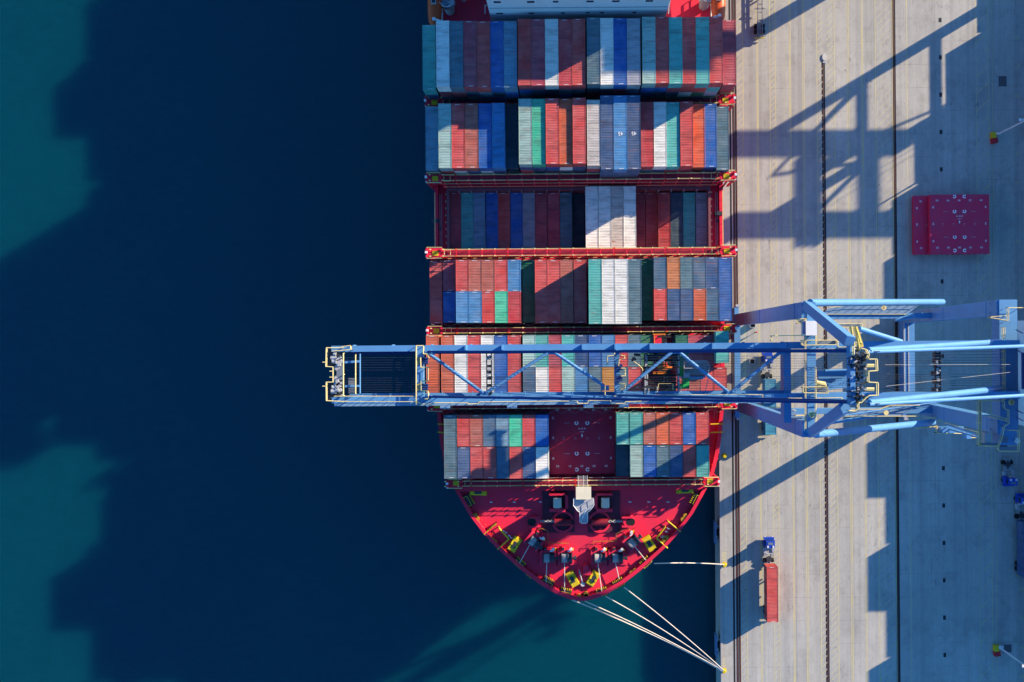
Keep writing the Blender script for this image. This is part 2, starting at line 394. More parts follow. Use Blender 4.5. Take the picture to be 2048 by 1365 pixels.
# ---------------------------------------------------------------- containers
def make_container_meshes(L, tag_, lite=False):
    W, H = 2.438, 2.6; w, h = W/2, L/2; sh = MB()
    def wall(a, b, inward, n):                          # corrugated wall between two corners
        a, b = Vector(a), Vector(b); pts = []
        for i in range(n):
            for f, d in ((.0,0),(.32,0),(.5,1),(.82,1)): pts.append(a.lerp(b,(i+f)/n) + Vector(inward)*(.036*d))
        pts.append(b); vs = []
        for p in pts: vs += [(p.x,p.y,.16),(p.x,p.y,H-.10)]
        sh.add(vs, [(2*i,2*i+2,2*i+3,2*i+1) for i in range(len(pts)-1)])
    e = .045; n = int(L/(.9 if lite else .30))
    wall((w-e,-h+.12,0),(w-e,h-.12,0),(-1,0,0),n); wall((-w+e,h-.12,0),(-w+e,-h+.12,0),(1,0,0),n)
    wall((w-.1,h-e,0),(-w+.1,h-e,0),(0,-1,0),8)
    for sx in (-1,1):
        for z0, z1 in ((0,.16),(H-.11,H-.012)): sh.box(*sorted((sx*w,sx*(w-.09))), -h+.14, h-.14, z0, z1)
        for sy in (-1,1):
            sh.box(*sorted((sx*w,sx*(w-.13))), *sorted((sy*h,sy*(h-.14))), .12, H-.13)
            for z in (0,H-.118): sh.box(*sorted((sx*(w+.003),sx*(w-.165))), *sorted((sy*(h+.003),sy*(h-.18))), z, z+.118)
    for sy in (-1,1):
        for z0, z1 in ((0,.16),(H-.11,H-.012)): sh.box(-w+.14, w-.14, *sorted((sy*h,sy*(h-.09))), z0, z1)
    sh.box(-w+.08,w-.08,-h+.05,h-.05,.05,.12)
    rf = MB(); n = int((L-.5)/(.9 if lite else .305)); vs = []; ys = [(-h+.1,0),(-h+.28,0)]
    for i in range(n):
        y = -h+.28+(L-.56)*i/n; st = (L-.56)/n
        ys += [(y+st*.15,-.034),(y+st*.5,-.034),(y+st*.65,0),(y+st,0)]
    ys.append((h-.1,0))
    for y, d in ys: vs += [(-w+.075,y,H-.035),(-w+.10,y,H-.035+d),(w-.10,y,H-.035+d),(w-.075,y,H-.035)]
    fs = []
    for i in range(len(ys)-1):
        a, b = 4*i, 4*i+4
        for k in range(3): fs.append((a+k,a+k+1,b+k+1,b+k))
    rf.add(vs, fs)
    dr = MB().box(-w+.13,w-.13,-h+.02,-h+.055,.16,H-.11)
    if lite: return [tuple(v) for v in sh.v+rf.v+dr.v], sh.f+[tuple(i+len(sh.v) for i in f) for f in rf.f]+[tuple(i+len(sh.v)+len(rf.v) for i in f) for f in dr.f]
    for x in (-.82,-.36,.36,.82): dr.tube((x,-h+.005,.1),(x,-h+.005,H-.06),.032,6)
    for x in (-.59,.59): dr.box(x-.24,x+.24,-h-.01,-h+.02,1.15,1.24)
    full = MB()
    for m in (sh, rf, dr): full.add(m.v, m.f)
    ma = MB()                                           # printed identity strip and inspection spot on the roof ends
    for sy in (-1,):
        x = -.28
        for i in range(11):
            wd = random.choice((.05,.07,.06)); ma.add([(x,sy*(h-.17)-.05,H-.012),(x+wd,sy*(h-.17)-.05,H-.012),(x+wd,sy*(h-.17)+.05,H-.012),(x,sy*(h-.17)+.05,H-.012)], [(0,1,2,3)]); x += wd+.022
    out = {}
    for k, m, mt in (('walls',sh,BOXPAINT),('roof_panel',rf,BOXPAINT),('door',dr,BOXPAINT),('full',full,BOXPAINT),('identity_marking',ma,MARK)):
        out[k] = m.mesh('container_%s_%s' % (k, tag_), mt)
    return out
CM = {20: make_container_meshes(6.058,'short'), 40: make_container_meshes(12.192,'long'), 45: make_container_meshes(13.716,'extra_long')}
LITE = {k: make_container_meshes(v, '', True) for k, v in ((20,6.058),(40,12.192),(45,13.716))}
MASS = {'ship': [], 'yard': []}
def mass(key, loc, size, code, height): MASS[key].append((tuple(loc), size, code, height))
def build_mass(key, name, label):
    vs, fs, cs = [], [], []
    for (x,y,z), size, code, hh in MASS[key]:
        v, f = LITE[size]; o = len(vs); k = hh/2.6; rgb, wear, _ = PAL[code]; j = random.uniform(.88,1.1)
        vs += [(a+x,b+y,c*k+z) for a,b,c in v]; fs += [tuple(i+o for i in q) for q in f]; cs += [rgb[0]*j, rgb[1]*j, rgb[2]*j, wear]*len(v)
    me = bpy.data.meshes.new(name); me.from_pydata(vs, [], fs); me.update()
    a = me.color_attributes.new('Paint','FLOAT_COLOR','POINT'); a.data.foreach_set('color', cs); me.materials.append(BOXPAINT_MASS)
    ob = bpy.data.objects.new(name, me); COL.objects.link(ob); tag(ob, label, 'containers', kind='stuff'); return ob
LEN = {20: 6.058, 40: 12.192, 45: 13.716}
PAL = {  # code: colour, rust, words
 'R': ((.54,.062,.058),.25,'coral red'), 'r': ((.46,.045,.055),.12,'deep red'), 'M': ((.40,.050,.075),.25,'maroon'),
 'O': ((.56,.105,.040),.25,'orange red'), 'S': ((.42,.105,.075),.45,'faded salmon'), 'W': ((.74,.735,.67),.30,'white'),
 'w': ((.58,.53,.47),.7,'rust-stained white'), 'T': ((.075,.40,.35),.35,'teal'), 'A': ((.30,.46,.41),.40,'pale green'),
 'E': ((.05,.46,.28),.25,'mint green'), 'G': ((.008,.13,.075),.15,'dark green'), 'B': ((.006,.10,.36),.15,'bright blue'),
 'N': ((.032,.085,.20),.45,'navy'), 'L': ((.05,.22,.45),.40,'light blue'), 'K': ((.16,.30,.40),.45,'pale steel blue'),
 'Y': ((.075,.16,.20),.35,'slate blue'), 'D': ((.015,.06,.10),.2,'dark slate'), 'P': ((.30,.31,.35),.3,'lilac grey'),
 'U': ((.02,.25,.40),.2,'cyan blue'), 'C': ((.50,.21,.03),.55,'ochre'), 'X': ((.50,.17,.06),.9,'rusty orange'), 'q': ((.055,.13,.22),.95,'rust-streaked blue')}
SIZEW = {20: 'short', 40: 'long', 45: 'extra long'}
ROWW = {1:'row against deckhouse', 2:'second row from deckhouse', 3:'sunken open hold row',
        4:'row north of blue boom', 5:'row under blue boom', 6:'row beside bow deck'}
def container(loc, size, code, label, group, height=2.6, rz=0.0, parts=True, mark=None):
    rgb, wear, _ = PAL[code]; j = 1 + random.uniform(-.10,.10)
    col = (rgb[0]*j, rgb[1]*j, rgb[2]*j, min(1, wear*random.uniform(.6,1.4)))
    if parts:
        e = empty('shipping_container', loc, label, 'container', group); e.rotation_euler.z = rz; e.scale.z = height/2.6
        names = ['walls','roof_panel','door'] + (['identity_marking']*2 if (code in 'RrMOSBNLYT' and random.random() < .7 if mark is None else mark) else [])
        for q, k in enumerate(names):
            o = bpy.data.objects.new(k, CM[size][k]); COL.objects.link(o); o.parent = e; o.color = col
            if q == 4: o.rotation_euler.z = pi
    else:
        e = bpy.data.objects.new('shipping_container', CM[size]['full']); COL.objects.link(e)
        e.location = loc; e.rotation_euler.z = rz; e.scale.z = height/2.6; e.color = col
        tag(e, label, 'container', group)
    return e
ZH = 20.4                                               # top of the hatch covers
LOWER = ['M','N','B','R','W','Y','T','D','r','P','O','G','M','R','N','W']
def column(row, n, pxl, pyc, z, size, code, half='', below=True, base=ZH, wpx=None, lower=None, xfix=None):
    """one stack: top container's left edge pixel, centre row pixel, top height; tiers below share its place"""
    p = at(pxl, pyc, z); x = xfix if xfix is not None else p.x + 1.245
    y = p.y; nt = max(1, round((z-base)/2.72)); h = (z-base)/nt
    where = '%s from water side, %s%s' % (orn(n), half, ROWW[row])
    grp = 'containers stacked on the ship'
    e = container((x,y,z-h), size, code, '%s %s container, %s' % (PAL[code][2], SIZEW[size], where), grp, h)
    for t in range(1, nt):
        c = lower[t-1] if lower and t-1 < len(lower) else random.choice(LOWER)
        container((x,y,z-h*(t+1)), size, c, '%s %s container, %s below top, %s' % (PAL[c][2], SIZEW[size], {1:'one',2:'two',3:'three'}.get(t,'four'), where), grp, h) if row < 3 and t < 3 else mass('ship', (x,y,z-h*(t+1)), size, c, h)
    return e
G3 = 'in the '
# row 1: 23 columns against the deckhouse
xs1 = [844.8,872,899.5,926.5,953.5,980.5,1007.3,1035.5,1062.5,1089.8,1117,1144,1173.5,1200.6,1226.6,1253.8,1284.2,1311,1338,1364.8,1391.8,1418.8,1445.5]
c1 = 'TWYMRBKRMWrRYWBPARTRTRM'
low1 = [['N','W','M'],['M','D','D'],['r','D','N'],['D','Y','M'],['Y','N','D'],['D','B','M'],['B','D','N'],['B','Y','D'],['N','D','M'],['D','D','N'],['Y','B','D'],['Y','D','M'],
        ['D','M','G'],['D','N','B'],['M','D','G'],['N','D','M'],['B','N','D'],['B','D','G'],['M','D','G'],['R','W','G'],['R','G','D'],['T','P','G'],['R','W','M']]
for i, px in enumerate(xs1):
    z = 32.1 if 1 <= i <= 6 else 33.0
    if 7 <= i <= 11: z = 32.7
    if i in (0, 22): z = 29.2
    yc = 108.5 if i <= 6 else 104.5 if i <= 11 else 103 if i <= 15 else 100.5
    if i == 0: yc = 116
    if i == 22: yc = 106
    column(1, i+1, px, yc + random.uniform(-.8,.8), z, 40, c1[i], lower=low1[i])
# row 2
xs2 = [850.8,876.5,903.2,930,957,983.5,1010.5,1037.2,1064.3,1091.3,1118.3,1145.2,1173.8,1200.8,1227.5,1254.3,1281.8,1307,1333.3,1360.4,1384.8,1408.2,1432.4]
c2 = 'KASRBLDAERORwNLNrWTROBY'; c2 = c2[:2]+'R'+'S'+c2[4:]
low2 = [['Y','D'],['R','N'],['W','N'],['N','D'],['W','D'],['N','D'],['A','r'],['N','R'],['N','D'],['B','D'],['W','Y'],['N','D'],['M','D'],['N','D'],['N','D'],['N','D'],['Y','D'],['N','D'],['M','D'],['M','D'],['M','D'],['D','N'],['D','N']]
z2 = [25.8,28.5,28.5,28.5,28.5,28.6,25.8,30.7,30.7,31.0,30.7,31.1,31.15,31.2,31.2,31.2,28.5,28.5,28.3,28.5,25.9,25.9,25.9]
y2 = [277,272,272,272,272,271,273,263.5,263.8,262.8,263.5,261.8,266,265.5,265.5,265,269,269,269.5,268,271.5,271.5,277]
for i, px in enumerate(xs2):
    sz = 45 if i in (13,14,15) else 40
    e = column(2, i+1, px, y2[i], z2[i], sz, c2[i], lower=low2[i])
    if i in (14,15):                                    # the painted 45 on two extra long boxes
        m = MB(); text_mb(m, '45', (0,-.2,2.588), .95, pi)
        o = m.build('length_marking', MARK); o.parent = e
# row 3: in the open hold, no hatch covers
xs3 = [897.2,922,946.4,972,996.2,1021,1045.5,1070,1095.2,1120,1144.6,1171.2,1196.8,1222,1247.2,1266.5,1291.3,1316.5,1341.5,1366.3,1391.8]
c3 = 'MTKBRBPMMYDWWwWMMrDTP'
for i, px in enumerate(xs3):
    top = 11 <= i <= 14
    z = 20.8 if top else 16.6 if i not in (10,) else 14.2
    if i in (15,16): z = 14.6
    column(3, i+1, px, 434.5 if top else 445.5, z, 40, c3[i], base=13.0 if not top else 13.0)
# row 4
xs4 = [859.2,885.5,911.3,937.3,963.5,989.3,1015.5,1044.5,1069.8,1095.2,1121,1147.5,1177.2,1203.8,1230.3,1256.8,1283,1307.3,1334.3,1360.7,1386.8,1411.8,1438.2]
n4 = '.MRSSRL' + '.....' + '.....' + 'qXYqN.'; s4 = '.BLLREr' + '.....' + '.....' + 'RNNOq.'
f4 = {0:'R',7:'G',8:'R',9:'R',10:'S',11:'R',12:'T',13:'W',14:'W',15:'Y',16:'G',22:'B'}
for i, px in enumerate(xs4):
    z = 23.1 if i in (0,1,7,16) else 25.3 if 8 <= i <= 11 else 29.1 if 12 <= i <= 15 else 25.7
    if i in f4: column(4, i+1, px, 585.5 if i == 0 else 583.5 if i <= 15 else 579, z, 40, f4[i])
    else:
        yn, ys = (551.5, 614.8) if i < 8 else (546.5, 609.8)
        column(4, i+1, px, yn, z, 20, n4[i], 'north half, '); column(4, i+1, px, ys, z, 20, s4[i], 'south half, ', xfix=at(px,yn,z).x+1.245)
# row 5
xs5 = [852.2,882,909,935.5,962,989,1015.6,1045.3,1071,1097.2,1123.5,1149.8,1177.3,1204,1230.4,1256.2,1281,1304.5,1330.3,1351.2,1376.2,1401.5,1432]
f5 = 'OOWRWBR'; n5 = '.......ATMTNBLRYGqGGMMT'; s5 = '.......qWRALYCYRMMGMSRR'
for i, px in enumerate(xs5):
    z = 28.0 if i < 16 else 25.4
    if i == 22: z = 27.6
    if i < 7: column(5, i+1, px, 735.5, z, 40, f5[i]); continue
    if i in (17,18): continue                           # the cell the crane is working
    z = min(z, 25.4) if i in (16,19,20,21) else z
    column(5, i+1, px, 702.5 if i < 22 else 694.5, z, 20, n5[i], 'north half, ')
    if i == 16: continue
    column(5, i+1, px, 767, z if i < 22 else 25.4, 20, s5[i], 'south half, ', xfix=at(px,702,z).x+1.245)
# row 6
xs6l = [887.8,914.2,940.2,966.3,992.4,1018.6,1044.9,1071.2]; n6l = '.RRqYEON'; s6l = '.NRRqRNW'
n6l = '.RSqKErB'
for i, px in enumerate(xs6l):
    if i == 0: column(6, 1, px, 894.5, 25.7, 40, 'Y'); continue
    column(6, i+1, px, 862, 25.7, 20, n6l[i], 'north half, '); column(6, i+1, px, 926.3, 25.7, 20, s6l[i], 'south half, ', xfix=at(px,862,25.7).x+1.245)
xs6r = [1233,1260,1286.8,1313,1339.5,1365.8,1392.4]; n6r = 'TTSORBR'; s6r = 'DABYNRT'
for i, px in enumerate(xs6r):
    column(6, i+14, px, 858, 25.7, 20, n6r[i], 'north half, ')
    column(6, i+14, px, 923 if i else 922, 25.7 if i else 23.0, 20, s6r[i], 'south half, ', xfix=at(px,858,25.7).x+1.245)

for k, y in enumerate((82, 96.5, 111, 125.5)):             # further bays aft of the deckhouse
    for i, px in enumerate(xs1):
        if k == 0 and 3 < i < 19: continue
        x = at(px, 105, 32).x + 1.245
        for t in range((2,2,3,2)[k] - (i in (0,22))): mass('ship', (x, y, ZH+2.7*t), 40, random.choice('RMBNWTYLOGSK'), 2.7)
build_mass('ship', 'stacked_containers', 'lower tiers of mixed coloured containers packed beneath the top boxes on the ship')
# ---------------------------------------------------------------- container ship
DZ = 17.0; FZ = 19.3                                    # main deck, forecastle deck
XC = at(1157.5, 440, DZ).x
SH = empty('container_ship', (XC, 0, -6), 'crimson container ship moored along the quay, laden with coloured boxes', 'ship')
bow_px = [(868.5,400),(869.5,700),(873,819),(876.5,849),(880,883),(887,920),(896,950),(905,974),(921.6,1001),(939,1031),(967,1068),(995,1098),(1024,1124),(1048,1145),(1080,1169.5),(1113,1189),(1139,1199),(1167,1203)]
prof = []
for px, py in bow_px:
    p = at(px, py, 18.2 if py < 960 else 20.5); prof.append((max(0.0, XC - p.x), p.y))
HB = prof[0][0]
prof = [(HB*.93, 150), (HB, 138)] + prof
YB = prof[-1][1]; YFW = at(1165,972,FZ).y
def hullring(z):
    t = max(0.0, min(1.0, (18.2 - z)/21.5)); pts = []
    for hb, y in prof:
        s = max(0.0, min(1.0, (-y + 3)/ (-YB + 3)))      # forward of midships the flare closes in
        f = 1 - t*(.62*s**1.6)
        pts.append((hb*f, y if y > 0 else y*(1 - .10*t*s), (20.5 if y < YFW-1 else 18.2 if y > YFW+3 else 20.5-(y-YFW+1)*.575) if z > 18 else z))
    return [(XC-a, y, c) for a, y, c in pts] + [(XC+a, y, c) for a, y, c in reversed(pts[:-1])]
hm = MB(); zs = [18.2, 15.0, 10.0, 4.0, -2.0, -9.5]; rings = [hullring(z) for z in zs]; n = len(rings[0]); vs = []
for r in rings: vs += r
hm.add(vs, [(k*n+i, k*n+(i+1)%n, (k+1)*n+(i+1)%n, (k+1)*n+i) for k in range(len(zs)-1) for i in range(n)], True)
top = rings[0]
inner = []
for x, y, z in top:
    d = Vector((x-XC, y-max(y, -20)*0 if False else 0)); 
    inner.append((XC+(x-XC)*(1-.75/max(2.0,abs(x-XC))), y + (.75 if y < YB+14 else 0)*max(0, 1-abs(x-XC)/22), z))
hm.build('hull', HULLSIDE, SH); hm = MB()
hm.add(list(top) + inner, [(i,(i+1)%n,n+(i+1)%n,n+i) for i in range(n)])
low = [(x,y,DZ if y > YFW+1 else FZ-.05) for x,y,z in inner]
hm.add(inner + low, [(i,(i+1)%n,n+(i+1)%n,n+i) for i in range(n)])
hm.build('bulwark', RED, SH)
# deck: full sheet forward and aft, strips beside the open hold
yh0, yh1 = at(1157,509,DZ).y, at(1157,378,DZ).y         # the open hold
CH = HB - 2.55                                          # coaming half breadth
def outline_between(ya, yb):
    pts = []
    for hb, y in prof:
        if ya <= y <= yb: pts.append((hb-.70, y))
    def hb_at(y):
        for (a,ya_),(b,yb_) in zip(prof, prof[1:]):
            if yb_ <= y <= ya_: return a + (b-a)*(ya_-y)/max(1e-6,ya_-yb_) - .70
        return 0
    if ya > prof[-1][1]: pts.append((hb_at(ya), ya))
    pts.insert(0, (hb_at(yb), yb)); return pts
d = MB()
for ya_, yb_, zz in ((YB, YFW, FZ), (YFW-.01, yh0, DZ)):
    o = outline_between(ya_, yb_)
    pl = [(XC-max(a,0), y + (.5 if a <= 0 else 0)) for a, y in o]; pl += [(XC+max(a,0), y + (.5 if a <= 0 else 0)) for a, y in (reversed(o[:-1]) if o[-1][0] <= 0 else reversed(o))]
    d.add([(x,y,zz) for x,y in pl], [tuple(range(len(pl)))])
    if zz == FZ: hw_ = o[0][0]
d.add([(XC-hw_,YFW,DZ),(XC+hw_,YFW,DZ),(XC+hw_,YFW,FZ),(XC-hw_,YFW,FZ)], [(0,1,2,3)])
d.add([(XC-HB+.4,yh1,DZ),(XC+HB-.4,yh1,DZ),(XC+HB-.4,148,DZ),(XC-HB+.4,148,DZ)], [(0,1,2,3)])
for s in (-1,1):
    a, b = sorted((XC+s*(HB-.4), XC+s*CH)); d.add([(a,yh0,DZ),(b,yh0,DZ),(b,yh1,DZ),(a,yh1,DZ)], [(0,1,2,3)])
d.build('deck', DECKRED, SH)
hd = MB()                                               # hold: walls, floor, rim
for s in (-1,1):
    a, b = sorted((XC+s*(CH-.02), XC+s*(CH-.5))); hd.box(a, b, yh0+.01, yh1-.01, 8, 18.6)
hd.box(XC-CH+.5, XC+CH-.5, yh0+.01, yh0+.5, 8, 18.6); hd.box(XC-CH+.5, XC+CH-.5, yh1-.5, yh1-.01, 8, 18.6)
hd.build('hold_coaming', paint('coaming_grey_red', (.20,.07,.09), .6, .4), SH)
MB().box(XC-CH+.5, XC+CH-.5, yh0+.5, yh1-.5, 8.2, 12.9).build('hold_floor', MACH, SH)
cg = MB()
for px in xs3[1:]:
    x = at(px-.6, 445, 15.8).x
    for y in (yh0+.62, yh1-.62): cg.box(x-.07, x+.07, y-.14, y+.14, 12.9, 18.3)
cg.build('cell_guide', STEEL, SH)
# closed bays: coaming blocks with hatch covers
def bay(y0, y1, name='hatch_coaming'):
    w = CH if y0 > -12 else CH
    MB().box(XC-w, XC+w, y0, y1, DZ, 19.3).build('hatch_coaming', HATCHRED, SH)
bays = [(at(1157,178,ZH).y+.2, at(1157,40,ZH).y-6.0), (at(1157,341,ZH).y-1.2, at(1157,212,ZH).y), (at(1157,643,ZH).y, at(1157,523,ZH).y), (at(1157,795,ZH).y, at(1157,673,ZH).y)]
cover_lab = ['long red hatch cover under the box row nearest the deckhouse','long red hatch cover under the second box row from the deckhouse',
             'long red hatch cover under the box row beside the open hold','long red hatch cover under the boxes below the blue boom']
for (y0, y1), lab in zip(bays, cover_lab):
    bay(y0, y1)
    tag(MB().box(XC-HB+1.2, XC+HB-1.2, y0+.05, y1-.05, 19.3, ZH-.02).build('hatch_cover', HATCHRED), lab, 'hatch cover', 'hatch covers on the ship')
def cover_marks(e, x0, x1, y0, y1, z, s, txt):
    """white lashing rings, column numbers and lines painted on a hatch cover"""
    rg, tx, ln = MB(), MB(), MB(); w, h = x1-x0, y1-y0; cx = (x0+x1)/2
    for k, dx in enumerate((-.083, .083)):
        x = cx + dx*w
        for fy, a0 in ((.965, .3 if k else pi+.3),(.715,pi/2+.45),(.285,pi/2+.45),(.06, .35 if k else pi+.35)):
            p = (x, y0+fy*h); rg.ring(p, .19, .40, z, z+.03, a0, a0+2*pi-.75, 18)
    for i, t in enumerate(('05','06','04','02','04') if s else ('03','01','00','02','04')):
        x = x0 + w*(.125+.185*i); text_mb(tx, t, (x, y0+.90*h, z+.012), .58, 0); text_mb(tx, t, (x, y0+.11*h, z+.012), .58, pi)
    for fx in (.06, .94):
        for i, fy in enumerate((.79,.51,.22)): text_mb(tx, ('82','84','86')[i], (x0+fx*w, y0+fy*h, z+.012), .52, pi/2)
    text_mb(tx, '24 38 49', (cx, y0+.635*h, z+.012), .42, 0); text_mb(tx, '124 T', (cx, y0+.59*h, z+.012), .36, 0)
    tx.add([(cx-.10,y0+.56*h,z+.012),(cx+.10,y0+.56*h,z+.012),(cx+.16,y0+.535*h,z+.012),(cx,y0+.51*h,z+.012),(cx-.16,y0+.535*h,z+.012)], [(4,3,2,1,0)])
    for fx in (.27,.73):
        for fy in (.715,.285): ln.box(x0+fx*w-.55, x0+fx*w+.55, y0+fy*h-.035, y0+fy*h+.035, z, z+.02)
    for fx in (.22,.40,.58,.76):
        for q in (-.16,.16): ln.box(x0+fx*w-.2, x0+fx*w+.2, y0+.5*h+q-.03, y0+.5*h+q+.03, z, z+.02)
    rg.build('lashing_ring', MARK, e); tx.build('painted_numbers', MARK, e); ln.build('lift_mark', STEEL, e)
def cover(x0, x1, y0, y1, z0, z1, label, group, s):
    e = empty('hatch_cover', ((x0+x1)/2,(y0+y1)/2,z0), label, 'hatch cover', group)
    b = MB().box(x0+.12,x1-.12,y0+.12,y1-.12,z0,z1-.12); b.box(x0,x1,y0,y1,z1-.3,z1)
    for i in range(6):
        x = x0+.6+(x1-x0-1.2)*i/5
        for y in (y0,y1): b.box(x-.12,x+.12,y-.06,y+.06,z0+.08,z1-.34)
    b.build('panel', COVERRED if s else HATCHRED, e)
    cover_marks(e, x0, x1, y0, y1, z1, s, '')
    return e
# bay 6: the middle cover lies bare between two stacks
ya, yb = at(1164,948,ZH).y, at(1164,806,ZH).y
xa, xb = at(1098.5,880,ZH).x, at(1229.5,880,ZH).x
def halfb(y):
    for (a,y1_),(b,y2_) in zip(prof, prof[1:]):
        if y2_ <= y <= y1_: return a + (b-a)*(y1_-y)/max(1e-6,y1_-y2_)
    return HB
w6 = halfb(ya) - 1.6
MB().box(XC-w6, XC+w6, ya-.6, yb, DZ, 19.3).build('hatch_coaming', HATCHRED, SH)
cover(xa, xb, ya, yb, 19.3, ZH+.02, 'bare dark red hatch cover between box stacks next to the bow deck', 'hatch covers on the ship', 0)
for a, b, lab in ((XC-w6, xa-.1, 'red hatch cover under the boxes on the water side of the bow bay'),(xb+.1, XC+w6, 'red hatch cover under the boxes on the quay side of the bow bay')):
    tag(MB().box(a+.05, b-.05, ya-.5, yb-.05, 19.3, ZH-.02).build('hatch_cover', HATCHRED), lab, 'hatch cover', 'hatch covers on the ship')

# ---- lashing bridges between the bays
BRIDGEDECK = paint('bridge_grating_red', (.33,.012,.035), .6, .6, (.12,.015,.03), 1.2)
def lashing_bridge(pyc, thick, z, cols, left, right, yend_n, yend_s, rods=True):
    y = at(1157, pyc, z).y; th = thick; x0, x1 = at(left, pyc, z).x, at(right, pyc, z).x
    br = MB(); br.box(x0, x1, y-th/2, y+th/2, z-.25, z)
    for zz, ww in ((z-2.4, th*1.3),(z-4.6, th*1.6)):
        br.box(x0+2.5, x1-2.5, y-ww/2, y+ww/2, zz-.12, zz)
    for x in cols:
        for sy in (-1,1):
            br.beam((x, y+sy*(th/2-.1), z-.2), (x, y+sy*(th/2+.25), DZ), .22, .30)
        br.beam((x, y-th/2, z-.3), (x, y+th/2, z-.3), .18, .25)
    for a, b in zip(cols[::2], cols[1::2]): br.box(a+.2, b-.2, y-.05, y+.05, DZ, z-.2)
    L = br.build('lashing_bridge', RED, SH)
    gq = MB()
    for a, b in zip(cols, cols[1:]):
        gq.box(a+.16, b-.16, y-th/2+.14, y+th/2-.14, z+.004, z+.03)
    gq = gq.build('deck_grating', BRIDGEDECK, L); gq['kind'] = 'stuff'
    h = MB()
    for sy in (-1,1): h.rail([(x0+2.8, y+sy*th/2, z+1.0),(x1-2.8, y+sy*th/2, z+1.0)], 1.0, .05, 2.53)
    for zz, ww in ((z-2.4, th*1.3),(z-4.6, th*1.6)):
        for sy in (-1,1): h.path([(x0+3, y+sy*ww/2, zz+.9),(x1-3, y+sy*ww/2, zz+.9)], .05, 4)
    h.build('handrail', RAILY, L)
    k = MB()
    for i, x in enumerate(cols):
        if i % 4 == 2: continue
        for sy in (-1,1): k.cbox((x, y+sy*th/2, z+1.02), .30, .22, .22)
    k.build('post_cap', RAILY, L)
    k = MB()
    for i, x in enumerate(cols):
        if i % 4 == 2:
            for sy in (-1,1): k.cbox((x, y+sy*th/2, z+1.05), .34, .26, .28)
    k.build('stair_gate', LBOAT, L)
    tw = MB()
    for s, xx in ((1,x0),(-1,x1)):
        a, b = sorted((xx, xx+s*3.1)); tw.box(a, b, y-th/2-.45, y+th/2+.35, z-.3, z+.06)
        for xp in (a+.2, b-.2):
            for sy in (-1,1): tw.box(xp-.18, xp+.18, y+sy*th/2-.18, y+sy*th/2+.18, DZ, z+1.1)
        tw.beam((xx+s*.3,y,z-.4),(xx+s*3.0,y,DZ+3),.3,.35)
    tw.build('end_tower', RED, L)
    for s, xx in ((1,x0),(-1,x1)):
        MB().cbox((xx+s*1.75, y, z+.12), 1.15, .95, .10).build('hatch_lid', YEL, L)
        q = MB()
        for sy in (-1,1): q.rail([(xx+s*.2, y+sy*(th/2+.4), z+1.1),(xx+s*3.0, y+sy*(th/2+.4), z+1.1)], 1.0, .055, 1.4)
        q.path([(xx+s*2.9+u*.55, y+v*.55, z+.35) for u, v in ((-1,-1),(1,-1),(1,1),(-1,1),(-1,-1))] if False else [(xx+s*4.1+u*.6, y+v*.6, z+.3) for u, v in ((-1,-1),(1,-1),(1,1),(-1,1),(-1,-1))], .06, 4)
        q.build('tower_rail', RAILY, L)
        l = MB().cbox((xx+s*.15, y+.1, z+1.15), .42, .42, .45); l.cbox((xx+s*.15, y-.75, z+.9), .3, .3, .3); l.build('navigation_lamp', WHITE, L)
    if rods:
        r = MB()
        for a, b in zip(cols, cols[1:]):
            for sy, ye, zt in ((1, yend_n[0], yend_n[1]),(-1, yend_s[0], yend_s[1])):
                if ye is None: continue
                for xa_, xb_ in ((a+.1, b-.1),(b-.1, a+.1)): r.tube((xa_, y+sy*(th/2+.1), z-2.3), (xb_, ye, zt), .035, 4, cap=False)
        r.build('lashing_rods', ROD, L)['kind'] = 'stuff'
    return L
def colx(lst, py, z): return [at(p-.3, py, z).x for p in lst] + [at(lst[-1], py, z).x+2.5]
cb = colx(xs4, 583, 26)
yN = lambda py, z: at(1157, py, z).y
lashing_bridge(203.5, 1.4, 23.4, colx(xs2,203,28), 851, 1468.5, (yN(176.5,32), 26.5), (yN(207,28.5), 25.0))
lashing_bridge(355.5, 1.1, 23.8, cb, 852.5, 1470.5, (yN(339,28), 25.4), (None,0))
lashing_bridge(505, 1.3, 23.8, cb, 853, 1471.5, (None,0), (yN(520,26), 24.8))
lashing_bridge(660, .95, 23.6, cb, 855, 1471.5, (yN(646.5,26), 24.8), (yN(671,28), 25.8))
lashing_bridge(809.5, 1.2, 23.6, cb, 856, 1472.5, (yN(800,28), 25.6), (yN(828,25.7), 24.6))
lashing_bridge(964.5, .95, 22.4, colx(xs6l,900,25)+colx([1098.5+26.2*i for i in range(5)],900,25)[1:-1]+colx(xs6r,900,25), 894.5, 1437.5, (yN(958.5,25.7), 24.4), (None,0))

# ---- forecastle
bw = MB(); y = at(1165, 975, FZ).y                       # breakwater across the front of the bays
hb = halfb(y) - .8
bw.beam((XC-hb, y, FZ+.5), (XC+hb, y, FZ+.5), .9, 1.0)
bw.build('breakwater', RED, SH)
rb = MB()                                               # bulwark stays
pts = [Vector((XC-a, y_, 0)) for a, y_ in prof[6:]] + [Vector((XC+a, y_, 0)) for a, y_ in reversed(prof[6:-1])]
cum = 0
for a, b in zip(pts, pts[1:]):
    L_ = (b-a).length; n_ = max(1, int(L_/1.15)); dr_ = (b-a).normalized(); inn = Vector((-dr_.y, dr_.x, 0))
    if inn.dot(Vector((XC, -20, 0))-a) < 0: inn = -inn
    for i in range(n_):
        p = a.lerp(b, i/n_); rb.beam(p+inn*.35+Vector((0,0,FZ+.7)), p+inn*1.05+Vector((0,0,FZ+.1)), .09, .5)
        rb.beam(p+inn*.4+Vector((0,0,FZ+.35)), p+inn*1.15+Vector((0,0,FZ+.35)), .09, .7)
rb.build('bulwark_stay', RED, SH)
